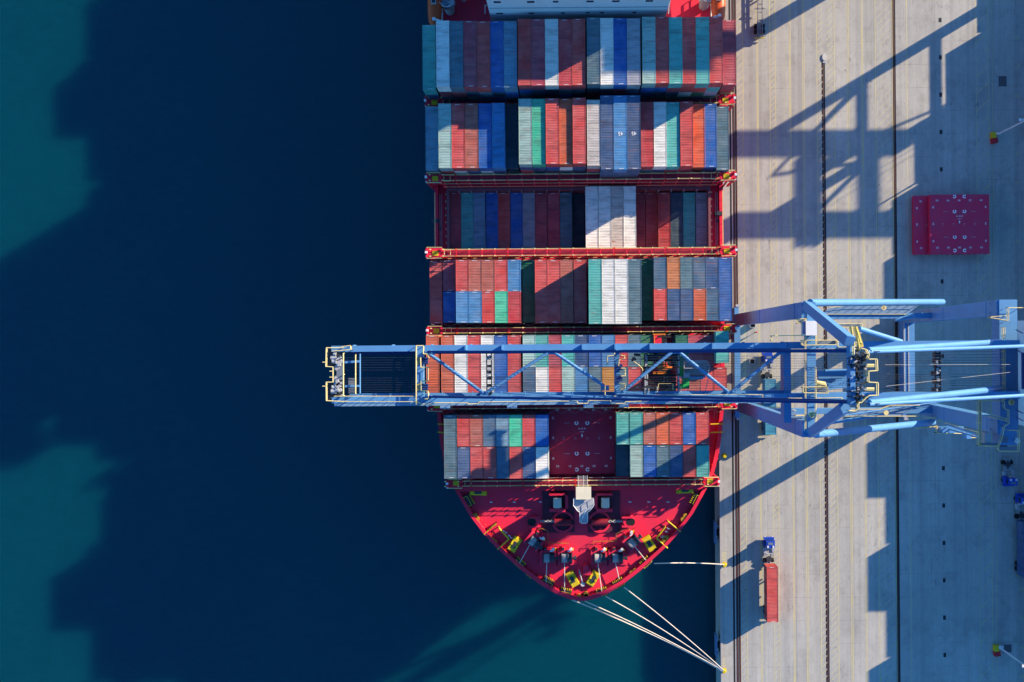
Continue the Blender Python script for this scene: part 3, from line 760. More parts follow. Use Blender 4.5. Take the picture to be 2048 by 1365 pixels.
def deckpt(px, py, dz=0): return at(px, py, (FZ if py > 966 else DZ)+dz)
def ang_box(mb, px, py, sx, sy, z0, z1, deg):
    p = deckpt(px, py); return mb.cbox((p.x,p.y,FZ+(z0+z1)/2), sx, sy, z1-z0, R(deg))
COILROPE = paint('coiled_rope', (.33,.32,.32), .8, .35, None, 3)
def winch(px, py, deg, rope_px, drum=STEEL):
    p = deckpt(px, py); M_ = Matrix.Translation(p) @ Matrix.Rotation(R(deg), 4, 'Z')
    def T(m):
        m.v = [M_ @ v for v in m.v]; return m
    b = MB().box(-2.1,2.1,-1.7,1.7,0,.25); b.box(-1.75,-1.2,-1.3,1.5,.25,1.5).box(1.15,1.5,-1.2,1.2,.25,1.5).box(-1.75,1.0,1.05,1.55,.25,1.35).box(-.9,-.4,1.6,2.1,0,1.2)
    w = T(b).build('mooring_winch', DECKRED, SH)
    d_ = MB().tube((-1.0,0,1.15),(1.0,0,1.15),.80,16)
    for x in (-1.05,.25,1.05): d_.tube((x-.05,0,1.15),(x+.05,0,1.15),1.15,18)
    T(d_).build('drum', paint('winch_drum_dark',(.05,.06,.08),.5,.2), w)
    r_ = MB().tube((-.95,0,1.15),(.15,0,1.15),.92,16,.9); T(r_).build('rope_coil', COILROPE, w)
    T(MB().tube((1.2,0,1.15),(2.0,0,1.15),.45,10).tube((-.65,1.85,1.2),(-.65,1.85,1.75),.28,8)).build('motor', MACH, w)
    T(MB().tube((.9,1.8,1.3),(.9,1.8,1.95),.3,10).cbox((.5,1.5,1.6),.5,.3,.3)).build('lamp', WHITE, w)
    T(MB().path([(1.35,1.7,.3),(1.35,1.7,1.9),(.7,1.7,1.9)],.09,5)).build('brake_lever', YEL, w)
    if rope_px:
        a = M_ @ Vector((-.4,-.9,1.2)); c = deckpt(*rope_px, 1.0)
        MB().tube(a, c, .085, 6).build('mooring_rope', ROPE, w)
winch(1069, 1082, -38, (1037,1130)); winch(1098, 1113, 0, (1092,1165)); winch(1133, 1113, 0, (1129,1187))
winch(1199, 1113, 0, (1204,1187)); winch(1234, 1113, 0, (1238,1158)); winch(1266, 1081, 38, (1294,1124))
for s, px in ((1,1117),(-1,1208)):                       # anchor windlasses with their chains
    p = deckpt(px, 1022); m = MB().box(p.x-3.2,p.x+3.2,p.y-4.3,p.y+4.0,0+FZ,FZ+.2)
    w = m.build('windlass', paint('windlass_bed_%d' % px, (.10,.02,.04), .6, .4), SH)
    pd = deckpt(px-1*s, 1003)
    MB().box(pd.x-1.7,pd.x+1.5,pd.y-1.75,pd.y-1.15,FZ+.2,FZ+1.9).box(pd.x-1.7,pd.x+1.5,pd.y+1.5,pd.y+1.9,FZ+.2,FZ+1.9).box(pd.x+s*1.75-.3,pd.x+s*1.75+.3,pd.y-1.2,pd.y+1.4,FZ+.2,FZ+1.4).build('winch_frame', DECKRED, w)
    MB().tube((pd.x-s*.1,pd.y-.95,FZ+1.4),(pd.x-s*.1,pd.y+1.0,FZ+1.4),.85,18,.8).build('rope_coil', paint('pale_rope_%d' % px,(.55,.53,.42),.8,.25,None,3), w)
    pg = deckpt(px+s*9, 1043)
    MB().tube((pg.x-1.7,pg.y,FZ+.9),(pg.x+1.7,pg.y,FZ+.9),.7,20).build('chain_wheel', paint('chain_wheel_%d' % px, (.20,.01,.025), .55, .5), w)
    MB().ring((pg.x,pg.y),1.75,2.2,FZ+.2,FZ+.6,.25,pi-.25,14).ring((pg.x,pg.y),1.75,2.2,FZ+.2,FZ+.6,pi+.25,2*pi-.25,14).build('brake_band', DECKRED, w)
    c0, c1 = deckpt(px+s*(-2), 1043.5,.9), deckpt(px-s*40, 1042.5,.55); ch = MB(); n_ = 9
    for i in range(n_):
        q = c0.lerp(c1,(i+.5)/n_); L_ = (c1-c0).length/n_*.62
        if i % 2: ch.cbox(q, L_*1.6, .16, .42)
        else:
            for dy in (-.2,.2): ch.cbox(q+Vector((0,dy,0)), L_*1.5, .13, .16)
            for dx in (-1,1): ch.cbox(q+Vector((dx*L_*.7,0,0)), .16, .5, .16)
    ch.build('anchor_chain', CHAIN, w)
    ps = deckpt(px-s*48, 1042)
    MB().tube(ps, ps+Vector((0,0,1.0)),1.3,16,1.0).cbox(ps+Vector((s*.2,.9,1.1)),2.2,.3,.5).cbox(ps+Vector((s*.2,-.9,1.1)),2.2,.3,.5).build('chain_stopper', DECKRED, w)
    MB().tube(ps+Vector((-s*.5,0,1.02)), ps+Vector((-s*.5,0,1.06)),.85,14).build('hawse_pipe', BLACK, w)
p = at(1167, 1000, FZ+7.4); p.z = FZ                      # foremast with its platform
ms = MB().prism([(p.x+a,p.y+b) for a, b in ((-1.9,.3),(1.9,.3),(1.95,-.9),(1.2,-1.9),(.75,-2.2),(.75,-4.0),(.35,-4.3),(-.35,-4.3),(-.75,-4.0),(-.75,-2.2),(-1.2,-1.9),(-1.95,-.9))], FZ+7.2, FZ+7.5)
ms.box(p.x-1.25,p.x+1.25,p.y-.2,p.y+1.6,FZ,FZ+7.2)
mast = ms.build('foremast', STEEL, SH)
MB().box(p.x-1.45,p.x+1.45,p.y+.25,p.y+2.6,FZ+8.0,FZ+8.4).box(p.x-1.2,p.x+1.2,p.y+.45,p.y+2.4,FZ+7.5,FZ+8.0).build('mast_head', paint('mast_cream',(.72,.66,.48),.5,.3), mast)
ld = MB()
for dx in (-1.0,0,.75): ld.tube((p.x+dx,p.y+2.6,FZ+7.9),(p.x+dx,p.y+4.6,FZ+7.2),.06,5)
for i in range(9): ld.tube((p.x-1.0,p.y+2.7+i*.22,FZ+7.85-.08*i),(p.x+.75,p.y+2.7+i*.22,FZ+7.85-.08*i),.045,4)
ld.build('ladder', STEEL, mast)
ra = MB(); base_ = [(-1.9,.3),(-1.95,-.9),(-1.2,-1.9),(-.75,-2.2),(-.75,-4.0),(-.35,-4.3),(.35,-4.3),(.75,-4.0),(.75,-2.2),(1.2,-1.9),(1.95,-.9),(1.9,.3)]
ra.rail([(p.x+a,p.y+b,FZ+8.4) for a,b in base_], .9, .06, 1.0); ra.build('platform_rail', WHITE, mast)
MB().tube((p.x-.45,p.y-4.0,FZ+7.6),(p.x+.55,p.y-1.3,FZ+8.8),.09,6).build('spar', WHITE, mast)
def locker(px, py, sx, sy, deg):
    w = ang_box(MB(), px, py, sx, sy, 0, .55, deg); ang_box(w, px, py, sx*.9, sy*.86, .55, .8, deg)
    o_ = w.build('yellow_fairlead_base', YEL, SH); ang_box(MB(), px, py, sx*.38, sy*.42, .8, .95, deg).build('pedestal_roller', MACH, o_)
    k_ = MB(); c_ = deckpt(px, py)
    for q in (-1,1):
        v_ = Matrix.Rotation(R(deg),3,'Z') @ Vector((q*sx*.34,0,0)); k_.tube(c_+v_+Vector((0,0,.8)), c_+v_+Vector((0,0,1.15)), .22, 10)
    k_.build('guide_roller', YEL, o_)
locker(957,984,3.4,1.25,-2); locker(1369,980,3.4,1.25,2); locker(1029.5,1088,1.75,3.1,-32); locker(1298,1086,1.75,3.1,31)
locker(1145,1157,1.7,3.1,28); locker(1186,1156,1.7,3.1,-31)
def chock(px, py, deg, mat=MACH):
    o_ = ang_box(MB(), px, py, 2.3, 1.35, 0, .85, deg); b_ = o_.build('fairlead', mat, SH)
    s_ = MB(); c_ = deckpt(px, py); m_ = Matrix.Rotation(R(deg),3,'Z')
    for i in range(6):
        v_ = m_ @ Vector((-.95+.38*i,.75,0)); s_.cbox(c_+v_+Vector((0,0,.6)), .13,.5,.5,R(deg))
    s_.path([c_+m_@Vector((a,b,1.0)) for a,b in ((-1.0,.3),(1.0,.3),(1.0,-.5),(-1.0,-.5),(-1.0,.3))],.06,4)
    s_.build('guard_bars', YEL, b_)
chock(937,1001,-62); chock(1038,1126,-42); chock(1095,1164,-29); chock(1131,1185,-14); chock(1204,1184,14); chock(1238,1166,29); chock(1292,1124,42); chock(1391,999,62)
bt = MB()
for px, py in ((951,1030),(955,1037),(985,1078),(990,1082),(1057,1145),(1063,1150),(1370,1030),(1365,1037),(1332,1074),(1327,1079),(1263,1144),(1270,1139),(1172,1190),(1158,1191),(1172,1186)):
    q = deckpt(px,py); bt.tube(q,q+Vector((0,0,.9)),.38,12).tube(q+Vector((0,0,.9)),q+Vector((0,0,1.0)),.5,12)
bt.build('mooring_bitts', paint('bitts_ochre',(.42,.22,.02),.5,.4), SH)
yr = MB()
for line in ([(968,1069),(992,1047),(990,1051)],[(995,1099),(1018,1079),(997,1056)],[(1361,1064),(1336,1043)],[(1335,1097),(1313,1077),(1331,1054)]):
    yr.rail([deckpt(a,b,1.1) for a,b in line],1.1,.14,1.2)
for py in (849,865.5):
    for s, x in ((-1,887),(1,1421)):
        yr.path([deckpt(x,py,2.2), deckpt(x+s*(12 if s<0 else 27)*.98,py-1,2.2)],.13,6)
yr.build('yellow_pipe', YEL, SH)
cr = MB()
for line in ([(1077,1060),(1083,1057),(1096,1063),(1096,1086),(1137,1088)],[(1186,1090),(1186,1084),(1232,1083),(1232,1069),(1248,1059),(1258,1059),(1266,1068)]):
    cr.rail([deckpt(a,b,1.0) for a,b in line],1.0,.05,1.2)
cr.build('guard_rail', paint('guard_rail_ochre',(.40,.17,.03),.5,.3), SH)
vs_ = MB()
for px, py in ((981,1004),(1027,1004),(1079.5,1003.5),(1258,1003.5),(1295.5,1003.5),(1334,1003.5),(1006,1062),(1011,1065),(1017,1071),(1021,1075),(1322,1074),(1325,1072),(1331,1063),(1335,1057)):
    q = deckpt(px,py); vs_.tube(q,q+Vector((0,0,.5)),.16,8,.1).cbox(q+Vector((.2,0,.5)),.5,.16,.12)
vs_.build('deck_vent', WHITE, SH)
q = deckpt(1174,1142); w = MB().cbox(q+Vector((0,0,.5)),1.6,1.2,1.0); w.tube(q+Vector((-.2,.9,0)),q+Vector((-.2,.9,1.3)),.6,12); w.build('deck_locker', DECKRED, SH)
MB().tube(deckpt(1158,1140,.5), deckpt(1165.5,1169,3.2),.13,6).tube(deckpt(1165.5,1169), deckpt(1165.5,1169,.5),.45,10).build('jackstaff', STEEL, SH)
pipes = MB()
for px in (1428.5, 1433.5): pipes.path([deckpt(px,838,.4), deckpt(px,822,.4), deckpt(px+5,815,.4)], .06, 5)
for x in (HB-1.35, HB-1.0):
    for s in (-1,1): pipes.tube((XC+s*x, yh0+1, DZ+.45), (XC+s*x, yh1-1, DZ+.45), .07, 6)
pipes.build('deck_pipe', STEEL, SH)
sr = MB()
for s in (-1,1):
    sr.rail([(XC+s*(HB-.25), yh0+1.0, DZ+2.2),(XC+s*(HB-.25), yh1-1.0, DZ+2.2)], 1.0, .045, 1.6)
    for i in range(9):
        y_ = yh0+1+(yh1-yh0-2)*i/8; sr.cbox((XC+s*(CH+.35), y_, DZ+.25),.22,.3,.5)
sr.build('side_rail', RAILY, SH)
def sidegear(px, py):
    q = deckpt(px,py); MB().box(q.x-.9,q.x+.5,q.y-.4,q.y+.4,DZ,DZ+1.3).box(q.x-.5,q.x+1.0,q.y-1.7,q.y-1.3,DZ,DZ+1.0).build('side_gear', MACH, SH)
sidegear(1437,429); sidegear(874,444)

# ---- deckhouse, off to the north edge
Y0 = at(1157, 18, 33.5).y; xl, xr = at(979,34,32).x, at(1334,32,32).x
dh = MB(); ZT = 40.7
dh.box(xl, xr, Y0, Y0+13, DZ, ZT-3.0)
dh.add([(xl,Y0,ZT-3),(xr,Y0,ZT-3),(xr,Y0+.4,ZT),(xl,Y0+.4,ZT),(xl,Y0+13,ZT-3),(xr,Y0+13,ZT-3),(xr,Y0+13,ZT),(xl,Y0+13,ZT)], [(0,1,2,3),(3,2,6,7),(1,5,6,2),(4,0,3,7),(5,4,7,6)])
dh.box(xl+1.5, xr-1.5, Y0+3.5, Y0+13, ZT, ZT+8); dh.box(XC-HB, XC+HB, Y0+5, Y0+9.5, ZT+8, ZT+11.2)
dk = dh.build('deckhouse', WHITE, SH)
wn_ = MB(); random.seed(3)
for z in (24,27,31.6,36.6):
    x = xl+1.2
    while x < xr-2: wn_.box(x, x+random.choice((.7,1.0,1.3)), Y0-.03, Y0, z-.35, z+.35); x += random.choice((2.6,3.4,4.6,6.0))
x = xl+1.5
while x < xr-2:
    w = random.choice((.8,1.1,1.6)); zc = ZT-1.2
    yy = Y0 + .4*(zc-(ZT-3))/3 - .02
    wn_.beam((x,yy,zc),(x+w,yy,zc),.06,.5); x += random.choice((2.5,3.6,5.0,7.0))
wn_.box(XC-HB+1, XC+HB-1, Y0+4.97, Y0+5.0, ZT+9.2, ZT+10.5)
wn_.build('window', GLASS, dk)
rl_ = MB()
for zc in (22.4,25.4,28.4,31.4,34.2): rl_.box(xl+.2,xr-.2,Y0-.14,Y0,zc-.06,zc+.06)
rl_.build('wall_ledge', STEEL, dk)
fn = MB().box(XC-5,XC+5,Y0+24,Y0+36,DZ,ZT+9); fn.build('funnel', paint('funnel_red',(.5,.02,.04),.5,.2), SH)
for s, px, py in ((-1,900,22),(1,1407,12)):              # stores cranes standing on the red deck
    q = at(px,py,DZ); c_ = MB().tube(q,q+Vector((0,0,3.2)),1.0,14).prism([(q.x+1.6*cos(t),q.y+1.25*sin(t)) for t in [2*pi*i/12 for i in range(12)]],DZ+3.2,DZ+4.6)
    c_ = c_.build('stores_crane', paint('stores_crane_grey_%d' % px,(.45,.50,.55),.5,.3,None,1.0), SH)
    e2 = q + Vector((4.6 if s < 0 else -.5, 5.2, 0)); d_ = (e2-q).normalized(); sd = Vector((-d_.y,d_.x,0))
    j = MB()
    for o_ in (-.75,.75): j.beam(q+sd*o_+Vector((0,0,4.4)), e2+d_*3+sd*o_+Vector((0,0,4.9)), .55, .6)
    for i in range(5): j.beam(q+d_*(1.6+i*1.2)-sd*.7+Vector((0,0,4.5)), q+d_*(1.6+i*1.2)+sd*.7+Vector((0,0,4.5)), .25, .3)
    j.build('jib', STEEL, c_)
    MB().beam(q+d_*2.4+sd*-1.7+Vector((0,0,3.9)), q+d_*6.2+sd*-1.7+Vector((0,0,3.9)), 1.2, 1.6).build('cab', STEEL, c_)
    MB().cbox(q+Vector((-.2,-.3,4.75)), .9, 1.3, .25, R(25)).cbox(q+Vector((.5,.4,4.75)), .5,.5,.3).build('winch', GRATE, c_)
    MB().path([q+Vector((-1.4,.7,5.2)), q+Vector((-1.5,-.3,5.2)), q+Vector((-.6,-1.3,5.2)), q+Vector((.6,-1.3,5.2))],.06,5).build('handrail', WHITE, c_)
ex = MB()
for s, px in ((-1,884.5),(1,1422.5)):
    a, b = at(px,42,DZ+2), at(px,-30,DZ+2); ex.rail([a,b],1.1,.12,1.6)
ex.path([at(970,28,DZ+1.2), at(970,11,DZ+1.2), at(974,11,DZ+1.2)],.1,5); ex.path([at(1337,28,DZ+1.2), at(1339,10,DZ+1.2), at(1341,-5,DZ+1.2)],.14,5)
ex.build('deck_rail', WHITE, SH)
for s, px, py, lab in ((-1,869.5,9,'orange enclosed lifeboat hanging on the water side of the ship'),(1,1436.5,2,'orange enclosed lifeboat hanging on the quay side of the ship')):
    q = at(px,py,21.5); e = empty('lifeboat', q, lab, 'lifeboat', 'lifeboats beside the deckhouse')
    b_ = MB(); prof_ = [(-5.0,.12,.5),(-4.5,.75,.75),(-3.4,1.25,.95),(-1.5,1.42,1.1),(1.5,1.42,1.1),(3.4,1.2,.95),(4.5,.7,.75),(5.0,.1,.5)]; vs2 = []
    for yy, ww, hh in prof_:
        for i in range(12):
            t = 2*pi*i/12; vs2.append((q.x+ww*cos(t), q.y+yy, q.z+hh*sin(t)))
    b_.add(vs2, [(12*k+i,12*k+(i+1)%12,12*k+12+(i+1)%12,12*k+12+i) for k in range(7) for i in range(12)], True)
    b_.build('boat_hull', LBOAT, e)
    MB().cbox(q+Vector((0,.8,1.2)),.95,2.6,.5).build('canopy_frame', paint('lifeboat_trim_%d' % px,(.5,.42,.40),.5,.2), e)
    MB().cbox(q+Vector((0,1.4,1.47)),.66,1.0,.06).cbox(q+Vector((0,.2,1.47)),.66,1.0,.06).build('roof_window', GLASS, e)
    w2 = MB()
    w2.tube(q+Vector((.2*s*-1,-3.4,1.0)), q+Vector((-s*2.3,-4.2,1.5)),.22,8).tube(q+Vector((0,-3.4,1.0)), q+Vector((0,-3.4,1.35)),.35,8)
    w2.build('release_gear', WHITE, e)
# ---------------------------------------------------------------- ship-to-shore crane
ZB = 53.0; ZA_ = 80.0
CR = empty('quay_crane', (at(1475,720,0).x, at(1475,720,0).y, 0), 'blue ship-to-shore gantry crane reaching its boom across the ship', 'crane', 'blue gantry cranes on the quay')
def A(px, py, z): return at(px, py, z)
gU, gL = A(1150,694.5,ZB).y, A(1150,797.5,ZB).y         # boom girder centre lines
xTip, xHinge, xBack = A(655,700,ZB).x, A(1575,700,ZB).x, 106.0
for y, s in ((gU,-1),(gL,1)):
    g = MB().box(xTip+.6, xHinge, y-.48, y+.48, ZB-2.1, ZB)
    x = xTip+4
    while x < xHinge: g.box(x-.06,x+.06,y-.6,y+.6,ZB-2.0,ZB-.1); x += 6.2
    g.build('boom_girder', BLUE, CR)
    MB().box(xTip+3, xHinge, *sorted((y+s*.49,y+s*.95)), ZB-2.0, ZB-1.5).build('trolley_rail_beam', NAVY if s < 0 else BLUE, CR)  # upper ledge coloured navy to stand for the girder's shade on it
    MB().box(xHinge+.1, xBack, y-.55, y+.55, ZB-2.3, ZB).build('main_girder', BLUE, CR)
    f = MB()
    for px in (933,1005,1165,1230,1300,1424):
        x = A(px,700,ZB).x
        if s < 0: f.box(x-.12,x+.12,y-.35,y+.46,ZB,ZB+random.choice((.5,.9,1.3)))
    if s < 0: f.build('girder_lug', BLUE, CR)
for p_, q_ in (((857,704,ZB+.9),(1700,703,ZA_-1.6)),((857,794,ZB+.9),(1700,805,ZA_-1.6)),((1238,702.5,ZB+.9),(1702,701,ZA_-2.4)),((1238,791,ZB+.9),(1702,802.5,ZA_-2.4))):
    MB().beam(A(*p_), A(*q_), .34, .5).build('forestay', NAVY, CR)
for px, py in ((857,704),(857,794),(1238,702.5),(1238,791)): MB().cbox(A(px,py,ZB+.5), 1.0, .5, 1.0).build('stay_lug', BLUE, CR)
wk = MB().box(xTip+1, A(1560,800,ZB).x, gL-.95, gL-.5, ZB-.15, ZB-.05)
for px in (880,1014,1167,1238): wk.box(A(px,805,ZB).x, A(px+20,805,ZB).x, gL-1.45, gL-.95, ZB-.15, ZB-.06)
wk.build('boom_walkway', paint('boom_walkway_blue', (.16,.30,.46), .6, .4, None, 1.2), CR)
hr = MB(); zr = ZB+1.05
ln = [(690,803.5),(833,804),(842,808.5),(862,808.5),(870,806)]
ln2 = [(870,806),(936,806.5),(936,808.5),(956,808),(958,804.5),(1154,802.5),(1156,807.5),(1175,807.5),(1177,801.5),(1221,801.5),(1223,807.5),(1249,807.5),(1251,804),(1283,803)]
hr.rail([A(x,y,zr) for x,y in ln+ln2[1:]], 1.05, .055, 2.0)
hr.rail([A(x,y,zr) for x,y in ((668,793),(833,793))], 1.05, .05, 2.0)
hr.rail([A(x,y,zr) for x,y in ((1228,793),(1352,790),(1520,790),(1526,790),(1526,799))], 1.0, .05, 2.4)
hr.build('boom_handrail', RAILY, CR)
lp = MB()
for px in (884,945,1003,1050,1097,1145): lp.path([A(px,790,ZB), A(px,790,ZB+1.4), A(px,783,ZB+1.6)], .07, 5)
lp.build('floodlight_arm', BLUE, CR)
for a, b in (((857,707),(966,786)),((972,786),(1096,706)),((1110,706),(1208,772)),((1246,783),(1343,705)),((1359,705),(1456,784)),((1464,784),(1558,707))):
    MB().tube(A(*a,ZB-.5), A(*b,ZB-.5), .27, 8).build('boom_lacing', BLUE, CR)
    n_ = MB()
n_ = MB()
for px, py in ((862,705),(968,788),(1103,704),(1210,776),(1243,787),(1351,703),(1460,787),(1562,705)):
    n_.cbox(A(px,py,ZB-.5), 1.3, .8, .12)
n_.build('gusset_plate', BLUE, CR)
# boom tip platform
tp = MB().prism([A(x,y,0).xy.to_3d()*0 + Vector((A(x,y,ZB).x, A(x,y,ZB).y, 0)) for x,y in ((652,802),(683,802),(683,696),(652,696),(652,733),(666,735),(666,765),(652,765))], ZB-.35, ZB-.2)
tp.build('tip_platform', MACH, CR)
t = MB(); zt = ZB+1.0
t.rail([A(x,y,zt) for x,y in ((683,694),(700,691.5),(702,700),(664,703))], 1.1, .07, 1.6)
t.rail([A(x,y,zt) for x,y in ((683,696),(652.3,696.3),(651.4,733.5),(665.7,734.5),(665.7,765),(652,765),(652.4,802),(683,803.5),(692,804)) ], 1.1, .085, 1.6)
for px, py, L_ in ((651,725,6),(665,743,6),(665,755,6),(651,773,6)): t.tube(A(px,py,zt), A(px-L_,py,zt), .08, 6)
t.rail([A(686.5,707,zt), A(686.5,792,zt)], .6, .12, 3, False)
t.rail([A(711,710,zt-.4), A(711,788,zt-.4)], .3, .10, 3, False)
t.build('tip_handrail', RAILY, CR)
t = MB()
for py in (709,716,723,775,783): t.tube(A(664+random.uniform(-2,4),py,ZB+.2), A(672,py,ZB+.2), .38, 12)
for i in range(16): t.cbox(A(random.uniform(668,684),random.uniform(705,795),ZB+.1), random.uniform(.3,1.2), random.uniform(.2,.6), random.uniform(.3,.8), random.uniform(0,.6))
t.build('tip_sheave', STEEL, CR)
t = MB().box(A(674,760,ZB).x, A(686,760,ZB).x, A(680,760,ZB).y, A(680,730,ZB).y, ZB+.0, ZB+.25)
t.box(A(692,790,ZB).x, A(708,790,ZB).x, A(700,788,ZB).y, A(700,757,ZB).y, ZB-1.5, ZB-1.4)
t.build('tip_walkway', GRATE, CR)
t = MB(); t.beam(A(690,725,ZB), A(720,723,ZB), .35, .4); t.beam(A(690,773,ZB), A(720,772,ZB), .3, .3); t.tube(A(720,708,ZB), A(720,787,ZB), .12, 6)
t.build('tip_bracket', BLUE, CR)
# cross ties of the boom
def cross(pa, pb, name, ya=691, yb=808, z=ZB+.06, h=1.2):
    x0, x1 = A(pa,750,z).x, A(pb,750,z).x
    return MB().box(x0, x1, A(pa,yb,z).y, A(pa,ya,z).y, z-h, z).build(name, BLUE, CR)
cross(832.5, 846.5, 'boom_cross_tie'); cross(1229, 1239.5, 'boom_cross_tie', 702, 793); cross(1567.5, 1582, 'hinge_cross_beam', 690, 846, ZB-1.0, 2.0)
t = MB(); z = ZB+1.15
for line in ([(832,810),(832,692),(846.5,692),(846.5,708),(855,709),(856,716)],[(841,716),(841.5,735),(855.5,735.5),(855.5,762.5),(841.5,763.5),(841,782),(856,783),(857,798),(848,799)]):
    t.rail([A(x,y,z) for x,y in line], 1.1, .085, 1.6)
for line in ([(1229,703),(1229,711),(1215,713),(1214,731)],[(1241,703),(1241,711),(1249,712),(1249,718),(1238,720),(1237,733)],[(1242,737),(1250,737),(1250,752),(1242,753)],[(1239,768),(1250,768),(1250,778),(1242,779)],[(1210,772),(1210,790)]):
    t.rail([A(x,y,z) for x,y in line], 1.1, .075, 1.6)
t.build('tie_handrail', RAILY, CR)
t = MB()
for ya_ in (716,768):
    for i in range(4): t.beam(A(833.5,ya_+3+i*3.6,ZB+.1), A(839.5,ya_+i*3.6,ZB+.1), .12, .05)
t.build('hazard_stripe', YEL, CR)
t = MB()
for ya_ in (722,774):
    for i in range(3): t.tube(A(842,ya_+i*4.4-4,ZB+.2), A(856,ya_+i*4.4-4,ZB+.2), .18, 7)
for py in (735,757): t.cbox(A(1237,py,ZB+.5), 1.2,.9,.8)
t.build('rope_roller', NAVY, CR)
# ropes along the boom
t = MB()
for py in (716,721,726,730.5,736,741,757,761.5,766,770.5,775,779.5,783.5): t.tube(A(688,py,ZB-.6), A(1703,py-4,ZB+3.0), .032, 4, cap=False)
for py in (705,711,717,722,727,733.5,750,754.5,759,763,767.5,772.5,778,783): t.tube(A(1760,py,ZB-.2), A(1997,py-1.5,ZB-.6), .034, 4, cap=False)
t.build('hoist_rope', MACH, CR)
t = MB(); t.tube(A(1770,730,ZB+6), A(2020,729.5,ZB+3), .024, 5); t.tube(A(1772,773,ZB+6), A(2020,745,ZB+3), .026, 5); t.build('service_cable', ROPE, CR)
# festoon carriers
def festoon(px, y0, y1):
    z = ZB-1.2; x = A(px,750,z).x; m = MB(); ya_, yb_ = A(px,y1,z).y, A(px,y0,z).y
    m.box(x-.45,x-.3,ya_,yb_,z-.4,z).box(x+.3,x+.45,ya_,yb_,z-.4,z)
    y = ya_
    while y < yb_-.5:
        m.box(x-.4,x+.4,y,y+random.uniform(.3,.8),z-random.uniform(.5,2.0),z-.1); y += random.uniform(.8,1.3)
    return m.build('festoon_carrier', MACH, CR)
festoon(978,706,789); festoon(1876.5,703,793)
t = MB()
for px, y0, y1 in ((978,708,787),(1876.5,705,790)):
    for i in range(9): t.cbox(A(px+random.uniform(-3,3),random.uniform(y0,y1),ZB-.9), random.uniform(.2,.5), random.uniform(.2,.6), .3)
t.build('cable_clamp', STEEL, CR)
# legs, sills, portal
ZP, ZL = 54.6, 50.0                                     # tops of the seaside and landside portals
xsW = A(1603,620,ZP).x; ySU, ySL = A(1603,620.5,ZP).y, A(1603,859,ZP).y
xlW = A(1797,630,1).x; s42 = 44.0
yLU, yLL = A(1993,616,ZL).y, A(1995,853,ZL).y; xlT = A(1993,616,ZL).x
for x0, w, y, zt_, in ((xsW,1.35,ySU,ZP),(xsW,1.35,ySL,ZP),(xlW,2.3,yLU,ZL),(xlW,2.3,yLL,ZL)):
    xt = x0 if x0 == xsW else xlT
    l = MB().add([(x_+d_, y+e_, z_) for x_, z_ in ((x0,2.6),(xt,zt_)) for d_, e_ in ((0,-1.25),(w,-1.25),(w,1.25),(0,1.25))], [(3,2,1,0),(4,5,6,7),(0,1,5,4),(1,2,6,5),(2,3,7,6),(3,0,4,7)])
    for zz in (14,27,zt_-4):
        xx = x0+(xt-x0)*(zz-2.6)/(zt_-2.6); l.box(xx-.06, xx+w+.06, y-1.3, y+1.3, zz, zz+.12)
    for q in (-.8,.8): l.box(xt-.07,xt+.05,y+q-.12,y+q+.12,zt_-2.4,zt_-2.1)
    l.build('leg', BLUE, CR)
for x0, w, ya_, yb_, z0, z1, nm in ((xsW+.8,1.35,ySL-1.25,ySU+1.25,ZP-1.5,ZP+.15,'portal_beam'),(xlT+.35,2.9,yLL-3.0,yLU+1.3,ZL-2.2,ZL+.2,'portal_beam'),
                          (xsW-.15,1.3,ySL-1.2,ySU+1.2,1.6,4.4,'sill_beam'),(xlW-.1,2.3,yLL-1.2,yLU+1.2,1.6,4.2,'sill_beam')):
    MB().box(x0, x0+w, ya_, yb_, z0, z1).build(nm, BLUE, CR)
t = MB()
for px in (1806.5,1815): t.box(A(px,700,4).x, A(px+2,700,4).x, yLL+1.5, yLU-1.0, 4.2, 4.35)
t.build('sill_walkway', STEEL, CR)
for xr_, y0, sg in ((XS,ySU,1),(XS,ySL,-1),(xlW+1.0,yLU,1),(xlW+1.0,yLL,-1)):
    b = MB().box(xr_-.45,xr_+.45,*sorted((y0-sg*3.5,y0+sg*3.0)),.75,1.6)
    for i in range(5): b.box(xr_-.6,xr_+.6,y0+(-2.9+i*1.35)*sg-.35,y0+(-2.9+i*1.35)*sg+.35,.3,1.1)
    bg = b.build('bogie', BLUE, CR); w = MB()
    for i in range(6): y = y0+sg*(-3.2+i*1.15); w.tube((xr_-.16,y,.36),(xr_+.16,y,.36),.34,12)
    w.build('rail_wheel', MACH, bg)
    MB().cbox((xr_+.3,y0+sg*3.3,1.3),.9,.6,.8).build('buffer', STEEL, bg)
# braces between the legs
def brace(p, q, r, nm='side_brace', r2=None): return MB().tube(p, q, r, 16, r2).build(nm, BLUE, CR)
brace(A(1620,606,ZP-1), A(1885,604.5,22.5), .60); brace(A(1632,869,ZP-1), A(1866,845,19.5), .62)
brace(A(1655,847,22), Vector((xlW+.2, yLL+1.0, 20)), .33, 'portal_tube'); brace(A(1640,838,24), Vector((xlW+.2, yLL+1.9, 21)), .16, 'portal_tube')
brace(A(1718,658,56), A(1802,684,52), .42, 'girder_brace'); brace(A(1790,640,21), A(1830,633,21), .4, 'portal_tube')
pg = MB()
for y in (ySU+.1, ySL-.1): pg.box(xsW+1.3, xlW, y-.55, y+.55, 19.0, 21.0)
pg.build('portal_girder', BLUE, CR)
w = MB()
w.prism([A(x,y,21.3).xy.to_3d() for x,y in ((1642,629),(1815,629),(1836,612),(1700,612),(1660,616))], 21.1, 21.25)
w.prism([A(x,y,21.3).xy.to_3d() for x,y in ((1535,828),(1588,834),(1592,824),(1578,815),(1556,818))], 21.1, 21.25)
